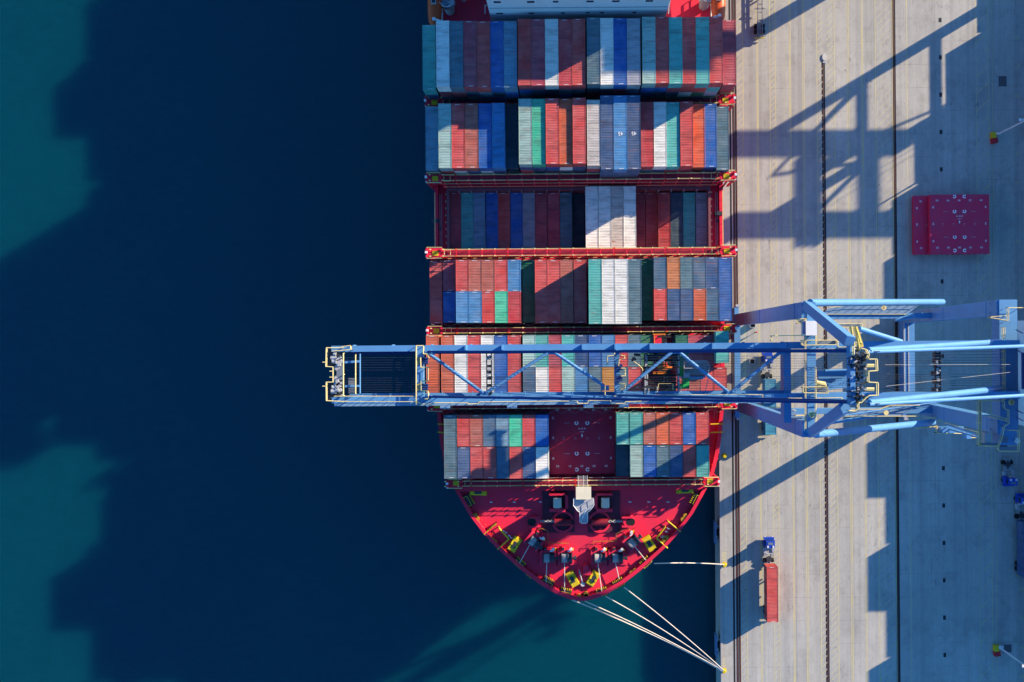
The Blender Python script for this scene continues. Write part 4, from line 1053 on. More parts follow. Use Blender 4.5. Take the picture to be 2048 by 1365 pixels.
w.prism([A(x,y,21.3).xy.to_3d() for x,y in ((1590,843),(1610,843),(1612,834),(1596,832))], 21.15, 21.3)
w.prism([A(x,y,21.3).xy.to_3d() for x,y in ((1665,832),(1800,832),(1838,812),(1790,812),(1760,820),(1690,820))], 21.1, 21.25)
w.build('portal_walkway', paint('walkway_blue_grey',(.15,.26,.42),.6,.3,None,1.2), CR)
t = MB(); z = 22.3
for line in ([(1640,629),(1812,629)],[(1660,616),(1700,611),(1838,611)],[(1517,815),(1575,815),(1592,822)],[(1690,819),(1760,819),(1782,811),(1840,811)],[(1665,833),(1838,833)],[(1592,840),(1592,832),(1612,832)]):
    t.rail([A(x,y,z) for x,y in line], 1.1, .07, 1.6)
t.build('portal_handrail', RAILY, CR)
for px, py, z, lab in ((1767.5,616,24,1),(1772,826,24,0),(1623,830,ZP+1.5,1),(2022.5,805,ZL+1,1)):
    q = A(px,py,z); d_ = MB().tube(q, q+Vector((0,0,.15)), .48, 20).tube(q-Vector((0,0,1.6)), q, .08, 6).build('round_sign', RAILY, CR)
    if lab:
        m = MB()
        for o in (-.18,.12):
            m.beam(q+Vector((-.24,o+.14,.17)), q+Vector((0,o-.04,.17)), .07,.03); m.beam(q+Vector((.24,o+.14,.17)), q+Vector((0,o-.04,.17)), .07,.03)
        m.build('chevron', BLACK, d_)
# stair and walkway along the seaside portal beam
t = MB()
q0, q1 = A(1632,650,ZP+.3), A(1632,846,ZP+.3)
t.rail([A(1633,653,ZP+1.1), A(1633,690,ZP+1.1)], 1.0, .06, 1.4); t.rail([A(1611.5,640,ZP+1.1), A(1611.5,858,ZP+1.1)], 1.0, .06, 2.0); t.rail([A(1632,735,ZP+1.1), A(1632,856,ZP+1.1)], 1.0, .06, 2.0)
for line in ([(1604,681),(1674,681),(1674,690),(1604,691),(1604,681)],[(1676,684),(1712,684),(1712,694),(1677,695),(1676,684)],[(1606,775),(1655,774),(1656,787),(1607,786),(1606,775)],[(1634,797),(1684,796),(1690,806)],[(1578,797),(1604,797)],[(1543,672),(1622,671)],[(1543,672),(1543,682)],[(1595,638),(1612,638),(1612,646),(1595,647),(1595,638)],[(1665,648),(1724,648),(1724,655),(1665,655)],[(1676,814),(1697,814),(1697,822),(1677,822),(1676,814)]):
    t.rail([A(x,y,ZP+1.1) for x,y in line], 1.0, .065, 1.5)
t.build('portal_top_rail', RAILY, CR)
t = MB()
for x0,x1,y0,y1 in ((1604,1674,682,690),(1607,1655,776,786),(1596,1611,639,646),(1666,1724,648,656),(1677,1697,815,821)):
    a, b = A(x0,y1,ZP), A(x1,y0,ZP); t.box(a.x,b.x,a.y,b.y,ZP-.02,ZP+.08)
t.build('machinery_platform', GRATE, CR)
t = MB().cbox(A(1618,657,ZP+1.3), 1.7, 2.2, 2.4); t.build('switch_room', WHITE, CR)
MB().cbox(A(1611,656,ZP+2.3), .8, 1.9, .3).build('switch_room_hatch', NAVY, CR)
t = MB().tube(A(1632,766,54), A(1650,770,54), .45, 12).tube(A(1634,771,54), A(1652,774,54), .35, 12); t.build('hydraulic_cylinder', RAILY, CR)
t = MB()
for i in range(7): t.beam(A(1668+i*6,760-i*3.3+5,51.5), A(1656+i*6,774-i*.2,51.5), .28, .2)
t.beam(A(1657,774,51.6), A(1712,750,51.6), .5, .3); t.beam(A(1652,777,51.6), A(1702,772,51.6), .5, .3)
t.build('inclined_stair', BLUE, CR)
MB().box(A(1636,760,50).x, A(1694,760,50).x, A(1650,777,50).y, A(1650,742,50).y, 49.6, 50.2).build('catwalk_floor', BLUE, CR)
MB().tube(A(1650,742,51.3), A(1708,740,51.3), .2, 8).build('catwalk_tube', BLUE, CR)
# A-frame and stays
ZA = 80.0
aU, aL = A(1715,697,ZA), A(1713,806,ZA)
for p, q in ((A(1612,611,ZP), A(1700,684,ZA-2)),(A(1622,866,ZP), A(1690,815,ZA-3))):
    MB().beam(p, q, 1.15, 1.35).build('apex_leg', BLUE, CR)
MB().box(A(1702,750,ZA).x, A(1712,750,ZA).x, aL.y-.3, aU.y+.3, ZA-1.6, ZA-.2).build('apex_beam', BLUE, CR)
MB().box(A(1712,750,ZA).x, A(1728,750,ZA).x, aL.y-.2, aU.y+.2, ZA-1.9, ZA-1.7).build('apex_platform', MACH, CR)
sv = MB()
for py in (717,729.5,783,793.5): sv.tube(A(1702,py,ZA-.4), A(1704,py,ZA-.4), .1, 6).tube(A(1707,py-.35*16*.1,ZA-.5), A(1707,py+.35*16*.1,ZA-.5), .85, 18)
sv.build('apex_sheave', BLACK, CR)
t = MB()
for py in (731,778): t.tube(A(1730,py,ZA-.6), A(1748,py,ZA-.6), .17, 10).tube(A(1730,py+2.5,ZA-.6), A(1748,py+2.5,ZA-.6), .15, 10)
t.build('apex_roller', RAILY, CR)
t = MB(); z = ZA+.6
for line in ([(1722,697),(1733,700),(1738,709),(1736,717)],[(1738,719),(1754,719),(1755,742),(1738,743)],[(1737,743),(1737,765),(1756,766),(1756,791),(1738,792),(1731,797),(1722,806),(1717,806),(1717,817),(1710,823),(1698,822)],[(1707,692),(1708,709)]):
    t.rail([A(x,y,z) for x,y in line], 1.0, .085, 1.4)
t.build('apex_handrail', RAILY, CR)
t = MB()
for i in range(60):
    q = A(random.uniform(1698,1730), random.uniform(705,800), ZA-.5+random.uniform(-.8,.4)); t.cbox(q, random.uniform(.12,.9), random.uniform(.12,.5), random.uniform(.2,.6), random.uniform(-.5,.5))
t.build('apex_machinery', MACH, CR)
t = MB()
for i in range(34):
    q = A(random.uniform(1700,1734), random.uniform(704,804), ZA-.1+random.uniform(-.3,.4)); t.cbox(q, random.uniform(.1,.5), random.uniform(.08,.25), random.uniform(.1,.3), random.uniform(-.9,.9))
t.build('apex_fitting', STEEL, CR)
t = MB()                                                # stair tower climbing to the apex
for i in range(11):
    a, b = A(1706+i*1.4,656+i*3.6,60+i*1.7), A(1716+i*1.1,656+i*3.6,60+i*1.7); t.beam(a, b, .35, .08)
for o in (0,9.5): t.rail([A(1703+o,654,61), A(1711+o*.9,700,79)], .9, .09, 1.5)
t.path([A(1714,660,70), A(1722,688,78)], .12, 5)
t.build('apex_stair', paint('stair_yellow',(.60,.48,.12),.5,.3), CR)
t = MB()
for line in ([(1683,658),(1690,690)],[(1694,656),(1702,692)],[(1686,668),(1699,668)],[(1688,679),(1701,680)],[(1690,690),(1712,692)]): t.path([A(x,y,58) for x,y in line], .09, 5)
t.build('stair_tower', STEEL, CR)
brace(A(1736,701,ZA-3), A(1979,685.5,ZB+.5), .40, 'back_stay', .44); brace(A(1738,806,ZA-3), A(1975,781,ZB+.5), .42, 'back_stay', .50)
brace(A(1735,704,ZA-1), A(2080,691.5,ZB+4), .24, 'tail_stay', .27); brace(A(1738,809,ZA-1), A(2080,789.5,ZB+4), .24, 'tail_stay', .27)
brace(A(1975,685.5,ZB+.5), A(2004,684,ZB-3), .5, 'stay_foot'); brace(A(1970,781.5,ZB+.5), A(2002,778,ZB-3), .55, 'stay_foot')
t = MB()
for y in (703.5,808):
    q = A(1746,y,ZA-1.5); t.cbox(q, 1.6, .1, .5); t.cbox(q+Vector((-.6,.1,.4)), .5,.15,.3)
t.build('stay_pin', NAVY, CR)
# landside: ladder, platforms, machinery house
t = MB(); t.rail([A(2006,655,ZL+1.2), A(2008,800,ZL+1.2)], .8, .05, 1.2); t.rail([A(2010,655,ZL+1.2), A(2011,800,ZL+1.2)], .8, .05, 1.2)
t.rail([A(2046,616,ZL+1.3), A(2017,616,ZL+1.3), A(2017,642,ZL+1.3), A(1981,636,ZL+1)], 1.0, .07, 1.5); t.rail([A(1982,634,ZL+1), A(2014,632,ZL+1)], 1.0, .06, 1.5)
for line in ([(1957,801),(2008,802),(2009,808),(2010,819),(2018,820),(2018,848),(2009,853),(2005,875),(1997,895),(1998,903),(2038,903),(2039,878),(2038,861),(2017,861)],[(1957,801),(1957,892),(1997,893)],[(1963,803),(1962,890)],[(1981,829),(2014,838),(2014,843),(1981,834)]):
    t.rail([A(x,y,ZL+1.2) for x,y in line], 1.0, .06, 1.5)
t.build('landside_handrail', RAILY, CR)
t = MB()
for x0,x1,y0,y1 in ((1957,1963,802,892),(1998,2038,894,903),(1958,1996,886,893)):
    a, b = A(x0,y1,ZL), A(x1,y0,ZL); t.box(a.x,b.x,a.y,b.y,ZL-.05,ZL+.05)
for i in range(10): t.beam(A(2004-i*.8,876+i*2,ZL+.6-i*.1), A(2016-i*.2,876+i*2,ZL+.6-i*.1), .3, .08)
t.build('landside_platform', GRATE, CR)
MB().cbox(A(1970,876,ZL-1), 1.0, 1.9, 1.8).build('electrical_cabinet', STEEL, CR)
MB().tube(A(2035,876,ZL+.6), A(2035,887,ZL+.6), .3, 10).tube(A(2029,883,ZL+.8), A(2041,883,ZL+.8), .12, 6).build('aerial', WHITE, CR)
t = MB()                                                # lift machinery along the lower landside leg
t.rail([A(1875,852,23), A(1873,866,23), A(1926,868,23), A(1930,864,23)], 1.0, .10, 1.5); t.rail([A(1835,857,22), A(1872,854,22)], 1.0, .09, 1.5); t.rail([A(1855,836,23), A(1883,835,23), A(1883,843,23)], 1.0, .07, 1.5); t.rail([A(1937,876,24), A(1952,876,24), A(1951,872,24), A(1942,871,24)], .6, .1, 1.5)
t.rail([A(1895,848,25), A(1955,865,33)], 1.0, .06, 1.2)
t.build('leg_stair_rail', RAILY, CR)
t = MB()
a, b = A(1875,866,22), A(1928,853,22); t.box(a.x,b.x,a.y,b.y,21.8,21.95); t.cbox(A(1886,860,22.8),1.4,1.0,1.6); t.cbox(A(1901,862,22.6),1.0,.8,1.2); t.cbox(A(1934,872,24),.9,1.0,1.6)
t.build('leg_landing', BLUE, CR)
t = MB()
for i in range(16): t.beam(A(1895+i*4,849+i*1.45,23+i*.6), A(1895+i*4,858+i*1.1,23+i*.6), .25, .07)
t.beam(A(1894,849,22.8), A(1957,871,32.2), .2,.2).beam(A(1894,858,22.8), A(1957,875.5,32.2), .2,.2)
t.build('leg_stair', BLUE, CR)
zm = 57.0; a = A(2037,850,ZB-.5); b = A(2037,642,ZB-.5)
t = MB(); n_ = 9; pr = []
for i in range(n_+1): th = pi/2*i/n_; pr.append((a.x+1.6-1.6*sin(th), zm-1.6+1.6*cos(th)))
vs = [(x,a.y,z) for x,z in pr]+[(x,b.y,z) for x,z in pr]; m_ = n_+1
t.add(vs, [(i,m_+i,m_+i+1,i+1) for i in range(n_)], True)
t.box(a.x+1.59, a.x+22, a.y, b.y, zm-.02, zm); t.box(a.x, a.x+22, a.y, b.y, ZB-.5, zm-1.61); 
mhh = t.build('machinery_house', WHITE, CR)
t = MB()
for py in (660,700,820,835): t.tube(A(2032,py,ZB), A(2046,py+7,zm+.1), .09, 6)
t.box(a.x-.35,a.x-.02,A(2034,700,zm).y-6.2,A(2034,700,zm).y-.5,ZB+1,ZB+1.3)
t.build('house_pipe', NAVY, mhh)
# trolley at work above the ship, with cab and head block
zt = ZB-1.6
tx0, tx1 = A(1292,750,zt).x, A(1358,750,zt).x
tro = MB()
for px in (1290.5,1293.5,1357): x = A(px,750,zt).x; tro.box(x-.16,x+.16,gL+1.1,gU-1.1,zt-.5,zt)
for py in (712,786): y = A(1325,py,zt).y; tro.box(tx0,tx1,y-.25,y+.25,zt-.6,zt-.1)
for i in range(26): tro.cbox(A(random.uniform(1262,1356),random.choice((random.uniform(708,722),random.uniform(770,787))),zt-.3), random.uniform(.3,1.6), random.uniform(.2,.7), random.uniform(.3,.9), random.uniform(-.3,.3))
tro = tro.build('trolley', MACH, CR)
t = MB()
for px in (1291,1294,1357.5):
    for i in range(6): t.cbox(A(px+random.uniform(-1,1),716+i*13+random.uniform(-2,2),zt+.1), .22, random.uniform(.5,1.0), .2)
for px in (1297,1314,1361): t.path([A(px,770+random.uniform(0,8),zt+.3), A(px,786,zt+.3)], .09, 5)
t.build('trolley_fitting', STEEL, tro)
t = MB(); t.rail([A(x,y,zt+.5) for x,y in ((1267,723),(1277,730),(1285,738),(1285,748))], .8, .08, 1.5); t.rail([A(x,y,zt+.5) for x,y in ((1316,780),(1317,768),(1346,768),(1346,780))], .8, .06, 1.5); t.build('trolley_rail', RAILY, tro)
hbz = 38.0
t = MB()
for x0,x1,py in ((1315,1344,736),(1306,1333,747)):
    t.tube(A(x0,py,hbz), A(x1,py,hbz), .27, 10); t.cbox(A((x0+x1)/2,py,hbz), .9, .62, .7)
t.build('head_block', ORANGE, tro)
MB().cbox(A(1332,731,hbz+.2), .8, .35, .6).cbox(A(1328,729,hbz+.4), .22,.8,.5).cbox(A(1333,729,hbz+.4), .22,.8,.5).build('head_block_sheave', LBOAT, tro)
t = MB().cbox(A(1329,741,hbz-1.2), 2.2, 6.0, .5)
for dy in (-1,1): t.cbox(A(1329,741,hbz-1.2)+Vector((0,dy*4.4,0)), .9, 3.4, .35).cbox(A(1329,741,hbz-1.2)+Vector((0,dy*6.0,0)), 2.4, .4, .5)
t.build('spreader', BLACK, tro)
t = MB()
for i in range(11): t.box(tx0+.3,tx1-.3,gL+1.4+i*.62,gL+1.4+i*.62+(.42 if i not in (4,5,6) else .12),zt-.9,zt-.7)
t.build('gap_shade_deck', BLACK, tro)  # black slats stand for the shaded gap in and below the trolley
t = MB().tube(A(1329,725,hbz+.3), A(1327,722,zt-.5), .05, 5).tube(A(1334,725,hbz+.3), A(1336,722,zt-.5), .05, 5).tube(A(1329,755,hbz+.3), A(1327,770,zt-.5), .05, 5).tube(A(1334,755,hbz+.3), A(1336,770,zt-.5), .05, 5)
t.build('spreader_rope', STEEL, tro)
cz = zt-2.0
t = MB().cbox(A(1391,737,cz), 3.6, 2.0, 2.2); cab = t.build('operator_cab', paint('cab_grey',(.30,.31,.33),.5,.3), tro)
t = MB(); 
for i in range(8): t.cbox(A(1370+i*5.5,741,cz+1.2), .05, 1.4, .05)
for py in (735,741,747): t.cbox(A(1390,py,cz+1.2), 3.5,.05,.05)
t.cbox(A(1392,723.5,cz+1.1), 3.4, .35, .25); t.cbox(A(1373,751,cz+1.3),1.0,.8,.3); t.build('cab_roof_grating', STEEL, tro)
t = MB(); t.rail([A(x,y,cz+2.0) for x,y in ((1368,722),(1368,737),(1394,737))], .9, .06, 1.2); t.ring(A(1415,736,cz+1.5).xy.to_3d(), .42,.52,cz+1.4,cz+1.5); t.path([A(1415,722,cz+1.6), A(1418,732,cz+1.6), A(1416,760,cz+1.6), A(1411,782,cz+1.6)], .06, 5)
t.build('cab_rail', STEEL, tro)
t = MB().cbox(A(1362,743,cz+.3), .75, 1.7, 1.0).cbox(A(1371,767,cz+.3), 1.1, 1.7, 1.0).cbox(A(1365,773,cz+.4), .9,.9,.7).cbox(A(1342,779.5,cz+.6), 1.7, .14, .12); t.build('drive_motor', GREEN, tro)
MB().tube(A(1361,755,cz+.6), A(1410,754,cz+.6), .22, 8).tube(A(1364,756.5,cz+.3), A(1406,756,cz+.3), .3, 8).build('drive_shaft', BLUE, tro)
# the same crane again, next berth to the north: its shadow falls across the ship and quay
CR2 = copy_tree(CR); CR2.location.y += 102.2
CR2['label'] = 'blue gantry crane at the next berth north, casting shadow over the stern rows'
# stores frame of the small platform sitting on the boxes under the boom
q = at(1317, 677, 26); e = empty('lashing_cage', q, 'red and orange lashing cage standing on boxes beside the blue boom', 'cage')
m = MB().box(q.x-.9,q.x+.9,q.y-1.6,q.y+.7,25.4,25.6); m.build('floor', RED, e)
m = MB()
for dx in (-.95,.95):
    m.tube((q.x+dx,q.y-1.6,27.4),(q.x+dx,q.y+.7,27.4),.09,6)
    for dy in (-1.6,.7): m.tube((q.x+dx,q.y+dy,25.4),(q.x+dx,q.y+dy,27.4),.1,6)
m.tube((q.x-1.2,q.y+.7,27.4),(q.x+1.2,q.y+.7,27.4),.14,6)
m.build('frame', ORANGE, e)
# ---------------------------------------------------------------- trucks
def wheels(mb, pts, r=.5, w=.32):
    for x, y in pts: mb.tube((x-w/2,y,r),(x+w/2,y,r),r,14)
def q_one(q): q.p = []; return q
def tractor(loc, rz, label, group='yard tractors'):
    e = empty('yard_tractor', loc, label, 'truck', group); e.rotation_euler.z = rz
    def B(m, nm, mat, par=None):
        if nm in ('wheel','tank','deck_plate','landing_leg') and len(m.p) > 1:
            for q in m.pieces(.05): B(q_one(q), nm, mat, par)
            return
        o = bpy.data.objects.new(nm, m.mesh(nm, mat)); COL.objects.link(o); o.parent = par or e; return o
    c = MB().box(-1.0,.78,3.0,4.5,.75,2.95); c.box(-1.22,-1.0,2.9,4.3,.7,1.15).box(.78,1.15,2.7,4.4,.7,1.75).box(-1.15,1.1,4.5,4.95,.55,1.3)
    c.add([(-1.0,4.5,1.3),(.78,4.5,1.3),(.66,4.2,2.95),(-.88,4.2,2.95)], [(0,1,2,3)])
    cab = B(c, 'cab', CABBLUE)
    B(MB().box(-.9,.68,4.505,4.53,1.6,2.5).box(-1.02,-1.0,3.2,4.3,1.6,2.5).box(.78,.80,3.2,4.3,1.8,2.5), 'windscreen', GLASS, cab)
    B(MB().cbox((-.7,3.25,3.02),.34,.45,.14).cbox((.48,3.25,3.02),.34,.45,.14), 'roof_light', WHITE, cab)
    B(MB().cbox((-.1,3.95,2.98),1.1,.5,.06), 'roof_hatch', GRATE, cab)
    for s in (-1,1): B(MB().tube((s*.85,4.96,.9),(s*.85,5.0,.9),.13,10), 'headlight', MARK, cab)
    f = MB().box(-.48,-.28,-1.2,4.4,.6,.9).box(.28,.48,-1.2,4.4,.6,.9)
    for y in (-1.1,.3,1.6,2.7): f.box(-.45,.45,y-.1,y+.1,.62,.85)
    B(f, 'chassis', STEEL)
    B(MB().box(-1.15,1.15,1.35,2.9,.90,.96).box(-1.1,1.1,-1.25,-.95,.90,.96).box(-1.12,-.5,.45,1.35,.9,.96).box(.5,1.12,.45,1.35,.9,.96), 'deck_plate', paint('deck_plate_%d' % int(abs(loc[0]*7+loc[1]*3)), (.30,.30,.29), .6, .4, None, 1.5))
    B(MB().box(-1.2,-.6,1.4,2.6,.55,1.3).box(.65,1.2,1.7,2.6,.55,1.2).box(-.9,.3,2.55,2.9,.9,2.2).box(-.75,.85,1.15,1.4,.9,1.02), 'tank', STEEL)
    B(MB().tube((0,.1,.95),(0,.1,1.12),.6,18), 'fifth_wheel', MACH)
    w = MB(); wheels(w, [(-1.0,3.7),(.95,3.7)]); wheels(w, [(-.98,-.3),(-.62,-.3),(.62,-.3),(.98,-.3)]); B(w, 'wheel', BLACK)
    return e
def trailer(loc, rz, label, group='container trailers'):
    e = empty('container_trailer', loc, label, 'trailer', group); e.rotation_euler.z = rz
    def B(m, nm, mat):
        if nm in ('wheel','landing_leg') and len(m.p) > 1:
            for q in m.pieces(.05): B(q_one(q), nm, mat)
            return
        o = bpy.data.objects.new(nm, m.mesh(nm, mat)); COL.objects.link(o); o.parent = e; return o
    f = MB().box(-.62,-.42,-6.2,6.2,.95,1.2).box(.42,.62,-6.2,6.2,.95,1.2)
    for y in (-6.1,-4.4,-2.6,-.8,1,2.8,4.6,6.1): f.box(-.5,.5,y-.12,y+.12,.98,1.17)
    for y in (-6.1,0,6.1): f.box(-1.2,1.2,y-.14,y+.14,1.0,1.2)
    B(f, 'frame', paint('trailer_frame_%d' % int(abs(loc[1])*10), (.22,.23,.26), .6, .5))
    w = MB()
    for y in (-4.9,-3.7): wheels(w, [(-1.0,y),(-.66,y),(.66,y),(1.0,y)])
    B(w, 'wheel', BLACK)
    B(MB().box(-.75,-.55,2.6,2.9,.25,1.0).box(.55,.75,2.6,2.9,.25,1.0), 'landing_leg', STEEL)
    B(MB().box(-1.1,1.1,-6.45,-6.3,.5,.75), 'bumper', YEL)
    return e
def truck(px_top, py_top, code, l1, l2, l3):
    p = at(px_top, py_top, 4.0); x = p.x; y = p.y
    tractor((x-.02, y+7.0, 0), 0, l1); trailer((x, y-.1, 0), 0, l2)
    container((x, y, 1.21), 40, code, l3, 'containers on trailers', 2.6)
truck(1545.5, 1190, 'R', 'blue yard tractor pulling a coral red box along the open quay', 'trailer under the coral red box on the open quay', 'coral red long container on a trailer out on the open quay')
truck(1542, 815, 'U', 'blue yard tractor waiting beneath the boom beside the crane leg', 'trailer under the cyan box beneath the crane boom', 'cyan blue long container on a trailer beneath the crane boom')
p = at(1519.5, 18, 1); trailer((p.x, p.y, 0), 0, 'empty container trailer standing at the north end of the quay'); tractor((p.x, p.y+7.0, 0), 0, 'blue yard tractor ahead of the empty trailer at the north end')
p = at(2011.5, 950, 0); tractor((p.x, p.y+2.6, 0), pi, 'blue yard tractor without trailer parked south of the crane landside leg')
p = at(2059, 1101, 4); tractor((p.x,p.y+7.0,0), 0, 'dark blue yard tractor with navy box at the yard edge'); trailer((p.x,p.y-.1,0), 0, 'trailer under the navy box at the yard edge')
container((p.x,p.y,1.21), 40, 'N', 'navy long container on a trailer at the yard edge', 'containers on trailers')
# ---------------------------------------------------------------- hatch covers landed on the quay
a, b = at(1827.5,509.5,1.3), at(1945,391,1.3); cover(a.x, b.x, a.y, b.y, .25, 1.3, 'lower red hatch cover in the stack of two landed on the quay', 'hatch covers landed on the quay', 1)
a, b = at(1860,509,2.5), at(1978.3,389,2.5); cover(a.x, b.x, a.y, b.y, 1.45, 2.5, 'upper red hatch cover shifted sideways on the stack on the quay', 'hatch covers landed on the quay', 1)
m = MB()
a, b = at(1830,505,.2), at(1943,394,.2)
for fx in (.05,.5,.95):
    for fy in (.05,.95): m.cbox((a.x+(b.x-a.x)*fx, a.y+(b.y-a.y)*fy, .125), .5, .5, .25)
tag(m.build('support_blocks', paint('timber_block',(.25,.19,.12),.8,.4)), 'low timber blocks holding the stacked hatch covers off the quay', 'blocks')
# ---------------------------------------------------------------- lamp masts in the yard
for px, py, lab in ((1991,271,'white lamp mast on a red and yellow base near the stacked hatch covers'),(1996.5,1293.5,'white lamp mast on a red and yellow base at the south end of the yard')):
    p = at(px, py, 0); e = empty('lamp_mast', p, lab, 'lamp mast', 'lamp masts along the yard')
    MB().cbox((p.x-.75,p.y-.15,.45),1.0,1.35,.9).build('base', YEL, e); MB().cbox((p.x-.55,p.y-1.35,.45),1.25,1.1,.9,.12).build('barrier', paint('barrier_red_%d' % py,(.5,.02,.03),.5,.2), e)
    MB().cbox((p.x+.15,p.y+.15,.75),1.0,.55,.5).build('cabinet', WHITE, e)
    MB().tube(p+Vector((0,0,.5)), p+Vector((0,0,11.5)), .21, 10, .14).build('pole', WHITE, e)
    h = MB().beam(p+Vector((-1.0,0,11.3)), p+Vector((1.0,0,11.3)), .1,.1)
    h.build('cross_arm', STEEL, e)
    for dx in (-.9,0,.9): MB().cbox(p+Vector((dx,.25,11.5)),.6,.5,.2).build('lamp_head', WHITE, e)
    MB().cbox(p+Vector((0,0,7.0)),.3,.3,.3).build('junction_box', WHITE, e)
# ---------------------------------------------------------------- small things beneath the crane
for px, py, lab in ((1504.5,650.5,'open steel bin on the quay beside the worker'),(1504,723,'open steel bin on the quay beneath the crane boom')):
    p = at(px, py, .6); e = empty('steel_bin', (p.x,p.y,0), lab, 'bin', 'open steel bins on the quay'); w, h_ = .62, .55
    m = MB()
    for x0,x1,y0,y1 in ((-w,w,h_-.08,h_),(-w,w,-h_,-h_+.08),(-w,-w+.08,-h_+.08,h_-.08),(w-.08,w,-h_+.08,h_-.08)): m.box(p.x+x0,p.x+x1,p.y+y0,p.y+y1,.05,1.1)
    m.build('walls', STEEL, e); MB().box(p.x-w+.08,p.x+w-.08,p.y-h_+.08,p.y+h_-.08,.05,.35).build('contents', BLACK, e)
p = at(1509.5, 665.2, 0); e = empty('person', p, 'worker in yellow high-visibility vest and red hard hat standing beneath the crane', 'person')
def skinned(name, joints, edges, mat, parent, levels=1):
    me = bpy.data.meshes.new(name); o0 = parent_world(parent)
    me.from_pydata([tuple(Vector(j[:3])) for j in joints], edges, []); me.update()
    o = bpy.data.objects.new(name, me); COL.objects.link(o); o.parent = parent
    sk = o.modifiers.new('skin','SKIN')
    for i, j in enumerate(joints): me.skin_vertices[0].data[i].radius = (j[3], j[3]*.85)
    me.skin_vertices[0].data[0].use_root = True
    su = o.modifiers.new('sub','SUBSURF'); su.levels = levels; su.render_levels = levels; me.materials.append(mat); return o
J = [(0,0,.95,.15),(0,0,1.2,.16),(0,0,1.42,.15),(0,0,1.54,.06),(0,0,1.66,.095),(.19,0,1.42,.06),(.27,.02,1.15,.05),(.26,.14,.95,.04),(.25,.2,.87,.035),(-.19,0,1.42,.06),(-.28,.0,1.16,.05),(-.28,.08,.93,.04),(-.28,.12,.85,.035),(.10,0,.88,.10),(.12,.04,.48,.07),(.13,0,.08,.05),(.13,.14,.04,.045),(-.10,0,.88,.10),(-.13,-.08,.48,.07),(-.14,-.16,.08,.05),(-.14,-.02,.04,.045)]
skinned('body', J, [(0,1),(1,2),(2,3),(3,4),(2,5),(5,6),(6,7),(7,8),(2,9),(9,10),(10,11),(11,12),(0,13),(13,14),(14,15),(15,16),(0,17),(17,18),(18,19),(19,20)], CLOTH, e)
skinned('vest', [(0,0,.98,.175),(0,0,1.2,.19),(0,0,1.43,.175),(.2,0,1.44,.08),(-.2,0,1.44,.08)], [(0,1),(1,2),(2,3),(2,4)], HIVIS, e)
m = MB(); vs = []
for k in range(5):
    t = pi/2*k/4
    for i in range(12): vs.append((p.x+.15*cos(t)*cos(2*pi*i/12), p.y+.17*cos(t)*sin(2*pi*i/12), 1.70+.14*sin(t)))
m.add(vs, [(12*k+i,12*k+(i+1)%12,12*k+12+(i+1)%12,12*k+12+i) for k in range(4) for i in range(12)], True); m.ring((p.x,p.y+.03),.13,.20,1.69,1.71)
m.build('hard_hat', HELMET, e)
m = MB(); m.cbox((p.x,p.y+.09,1.62),.14,.05,.12); m.build('face', SKIN, e)
# ---------------------------------------------------------------- mooring lines from the bow
def line(pa, za, pb, zb, sag, r, label):
    a, b = at(*pa, za), at(*pb, zb); m = MB(); pts = [a.lerp(b,i/16)-Vector((0,0,sag*4*(i/16)*(1-i/16))) for i in range(17)]
    m.path(pts, r, 6); tag(m.build('mooring_line', ROPE, origin=a), label, 'mooring line', 'mooring lines from the bow')
line((1308,1127.5),16.4,(1448.5,1129.5),.7,.8,.11,'level pale mooring line running straight from the bow to the quay')
line((1248,1175),16.0,(1447.5,1341),.7,1.6,.10,'pale mooring line nearest the quay wall among the converging lines')
line((1211,1193),16.0,(1447,1341.5),.7,1.9,.10,'pale mooring line second from the quay wall among the converging lines')
line((1170,1203),16.0,(1447,1342),.65,1.7,.10,'pale mooring line third from the quay wall, beside the doubled lines')
line((1148,1201.5),16.0,(1446.5,1342.5),.6,1.8,.11,'upper pale line of the doubled pair leaving the bow tip')
line((1144,1200.5),16.0,(1446,1343.5),.6,2.3,.12,'lower pale line of the doubled pair leaving the bow tip')
# ---------------------------------------------------------------- container yard east of the picture
random.seed(11)
XY = gx(2086)
for k, (nt, hh) in enumerate(((2,2.6),(3,2.6),(4,2.6),(5,2.45),(5,2.6),(5,2.6),(5,2.6),(5,2.9),(5,2.6),(5,2.9),(5,2.6),(5,2.9),(5,2.6))):
    y = gy(906 + 113.5*(k-9)) - 6.1
    for r in range(3):
        for t in range(max(1, nt - (r == 2))): mass('yard', (XY+1.25+r*2.6, y, hh*t), 40, random.choice('RMBNWTYLOGSK'), hh)
build_mass('yard', 'yard_containers', 'block of stacked coloured containers at the east edge of the yard')
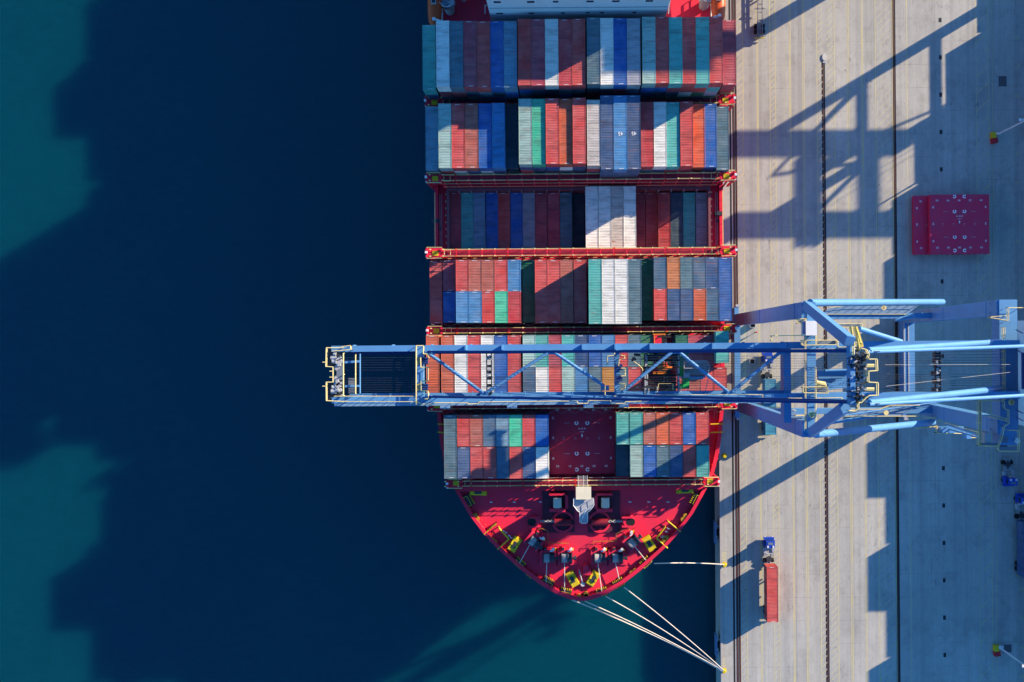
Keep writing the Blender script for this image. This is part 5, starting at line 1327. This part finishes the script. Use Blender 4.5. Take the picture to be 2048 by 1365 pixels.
# yard gantry standing over the block: its girders and legs shade the quay
def yard_gantry(y0, y1, x0, h, label):
    e = empty('yard_gantry', (x0, y0, 0), label, 'gantry crane', 'gantry cranes over the yard block')
    for y in (y0, y1):
        MB().box(x0-6, x0+34, y-1.7, y+1.7, h-1.8, h).build('girder', BLUE, e)
        for x in (x0, x0+32): MB().beam((x+.9,y,1.2),(x+.9,y,h-1.8),1.5,1.9).build('leg', BLUE, e)
        MB().tube((x0+.9,y,h-10.5),(x0+10.5,y,h-1.6),.42,10).build('brace', BLUE, e); MB().tube((x0+32.9,y,h-9),(x0+24,y,h-1.6),.3,10).build('brace', BLUE, e)
        MB().rail([(x0-6,y+2.6,h+1.1),(x0+34,y+2.6,h+1.1)],1.1,.09,1.5).build('girder_rail', RAILY, e)
        MB().box(x0-4.5,x0-1.2,y-1.2,y+2.4,h,h+2.6).build('switch_cabinet', STEEL, e)
    for zz in (9.5, 15.5): MB().box(x0+.4,x0+1.4,y0+1,y1-1,zz-.35,zz+.35).build('tie_beam', BLUE, e)
    MB().tube((x0+.9,y0,15.5),(x0+.9,(y0+y1)/2,22.8),.3,8).build('brace', BLUE, e); MB().tube((x0+.9,y1,15.5),(x0+.9,(y0+y1)/2,22.8),.3,8).build('brace', BLUE, e)
    MB().cbox((x0+11.2,(y0+y1)/2+1,h-3.4),1.8,2.2,2.4).build('operator_cab', WHITE, e)
    for dx, dy in ((14,4),(16.5,4),(14,8),(16.5,8)): MB().tube((x0+dx,y0+dy,h),(x0+dx,y0+dy,h-9),.06,5).build('hoist_rope', MACH, e)
    MB().cbox((x0+15.2,y0+6,h-9.4),2.2,6.4,.7).build('spreader', ORANGE, e)
    for x in (x0+.9, x0+32.9):
        MB().box(x-.8,x+.8,y0-3.5,y1+3.5,.9,2.3).build('sill_beam', BLUE, e)
        w = MB()
        for y in (y0-2.5,y0+1.5,y1-1.5,y1+2.5): w.tube((x-.3,y,.5),(x+.3,y,.5),.5,14)
        w.build('wheel', BLACK, e)
    m = MB()
    for q in (13.2,15.0,16.9): m.box(x0+q-.35,x0+q+.35,y0-3,y1-1.8,h-.4,h+.5)
    for q in (2.6,6.5,11.5): m.box(x0+13.6,x0+16.5,y0+q-.5,y0+q+.5,h-.35,h+.45)
    m.box(x0+13.4,x0+17,y0+3.2,y0+6.4,h+.5,h+2.6)
    m.build('trolley', STEEL, e); MB().box(x0+28,x0+30.2,y0+1.8,y1-1.8,h-.4,h+.8).build('cross_beam', BLUE, e)
    return e
yard_gantry(gy(130)+3.3, gy(-33)+3.3, gx(2052)+5.5, 25.0, 'blue yard gantry over the container block east of the hatch covers')
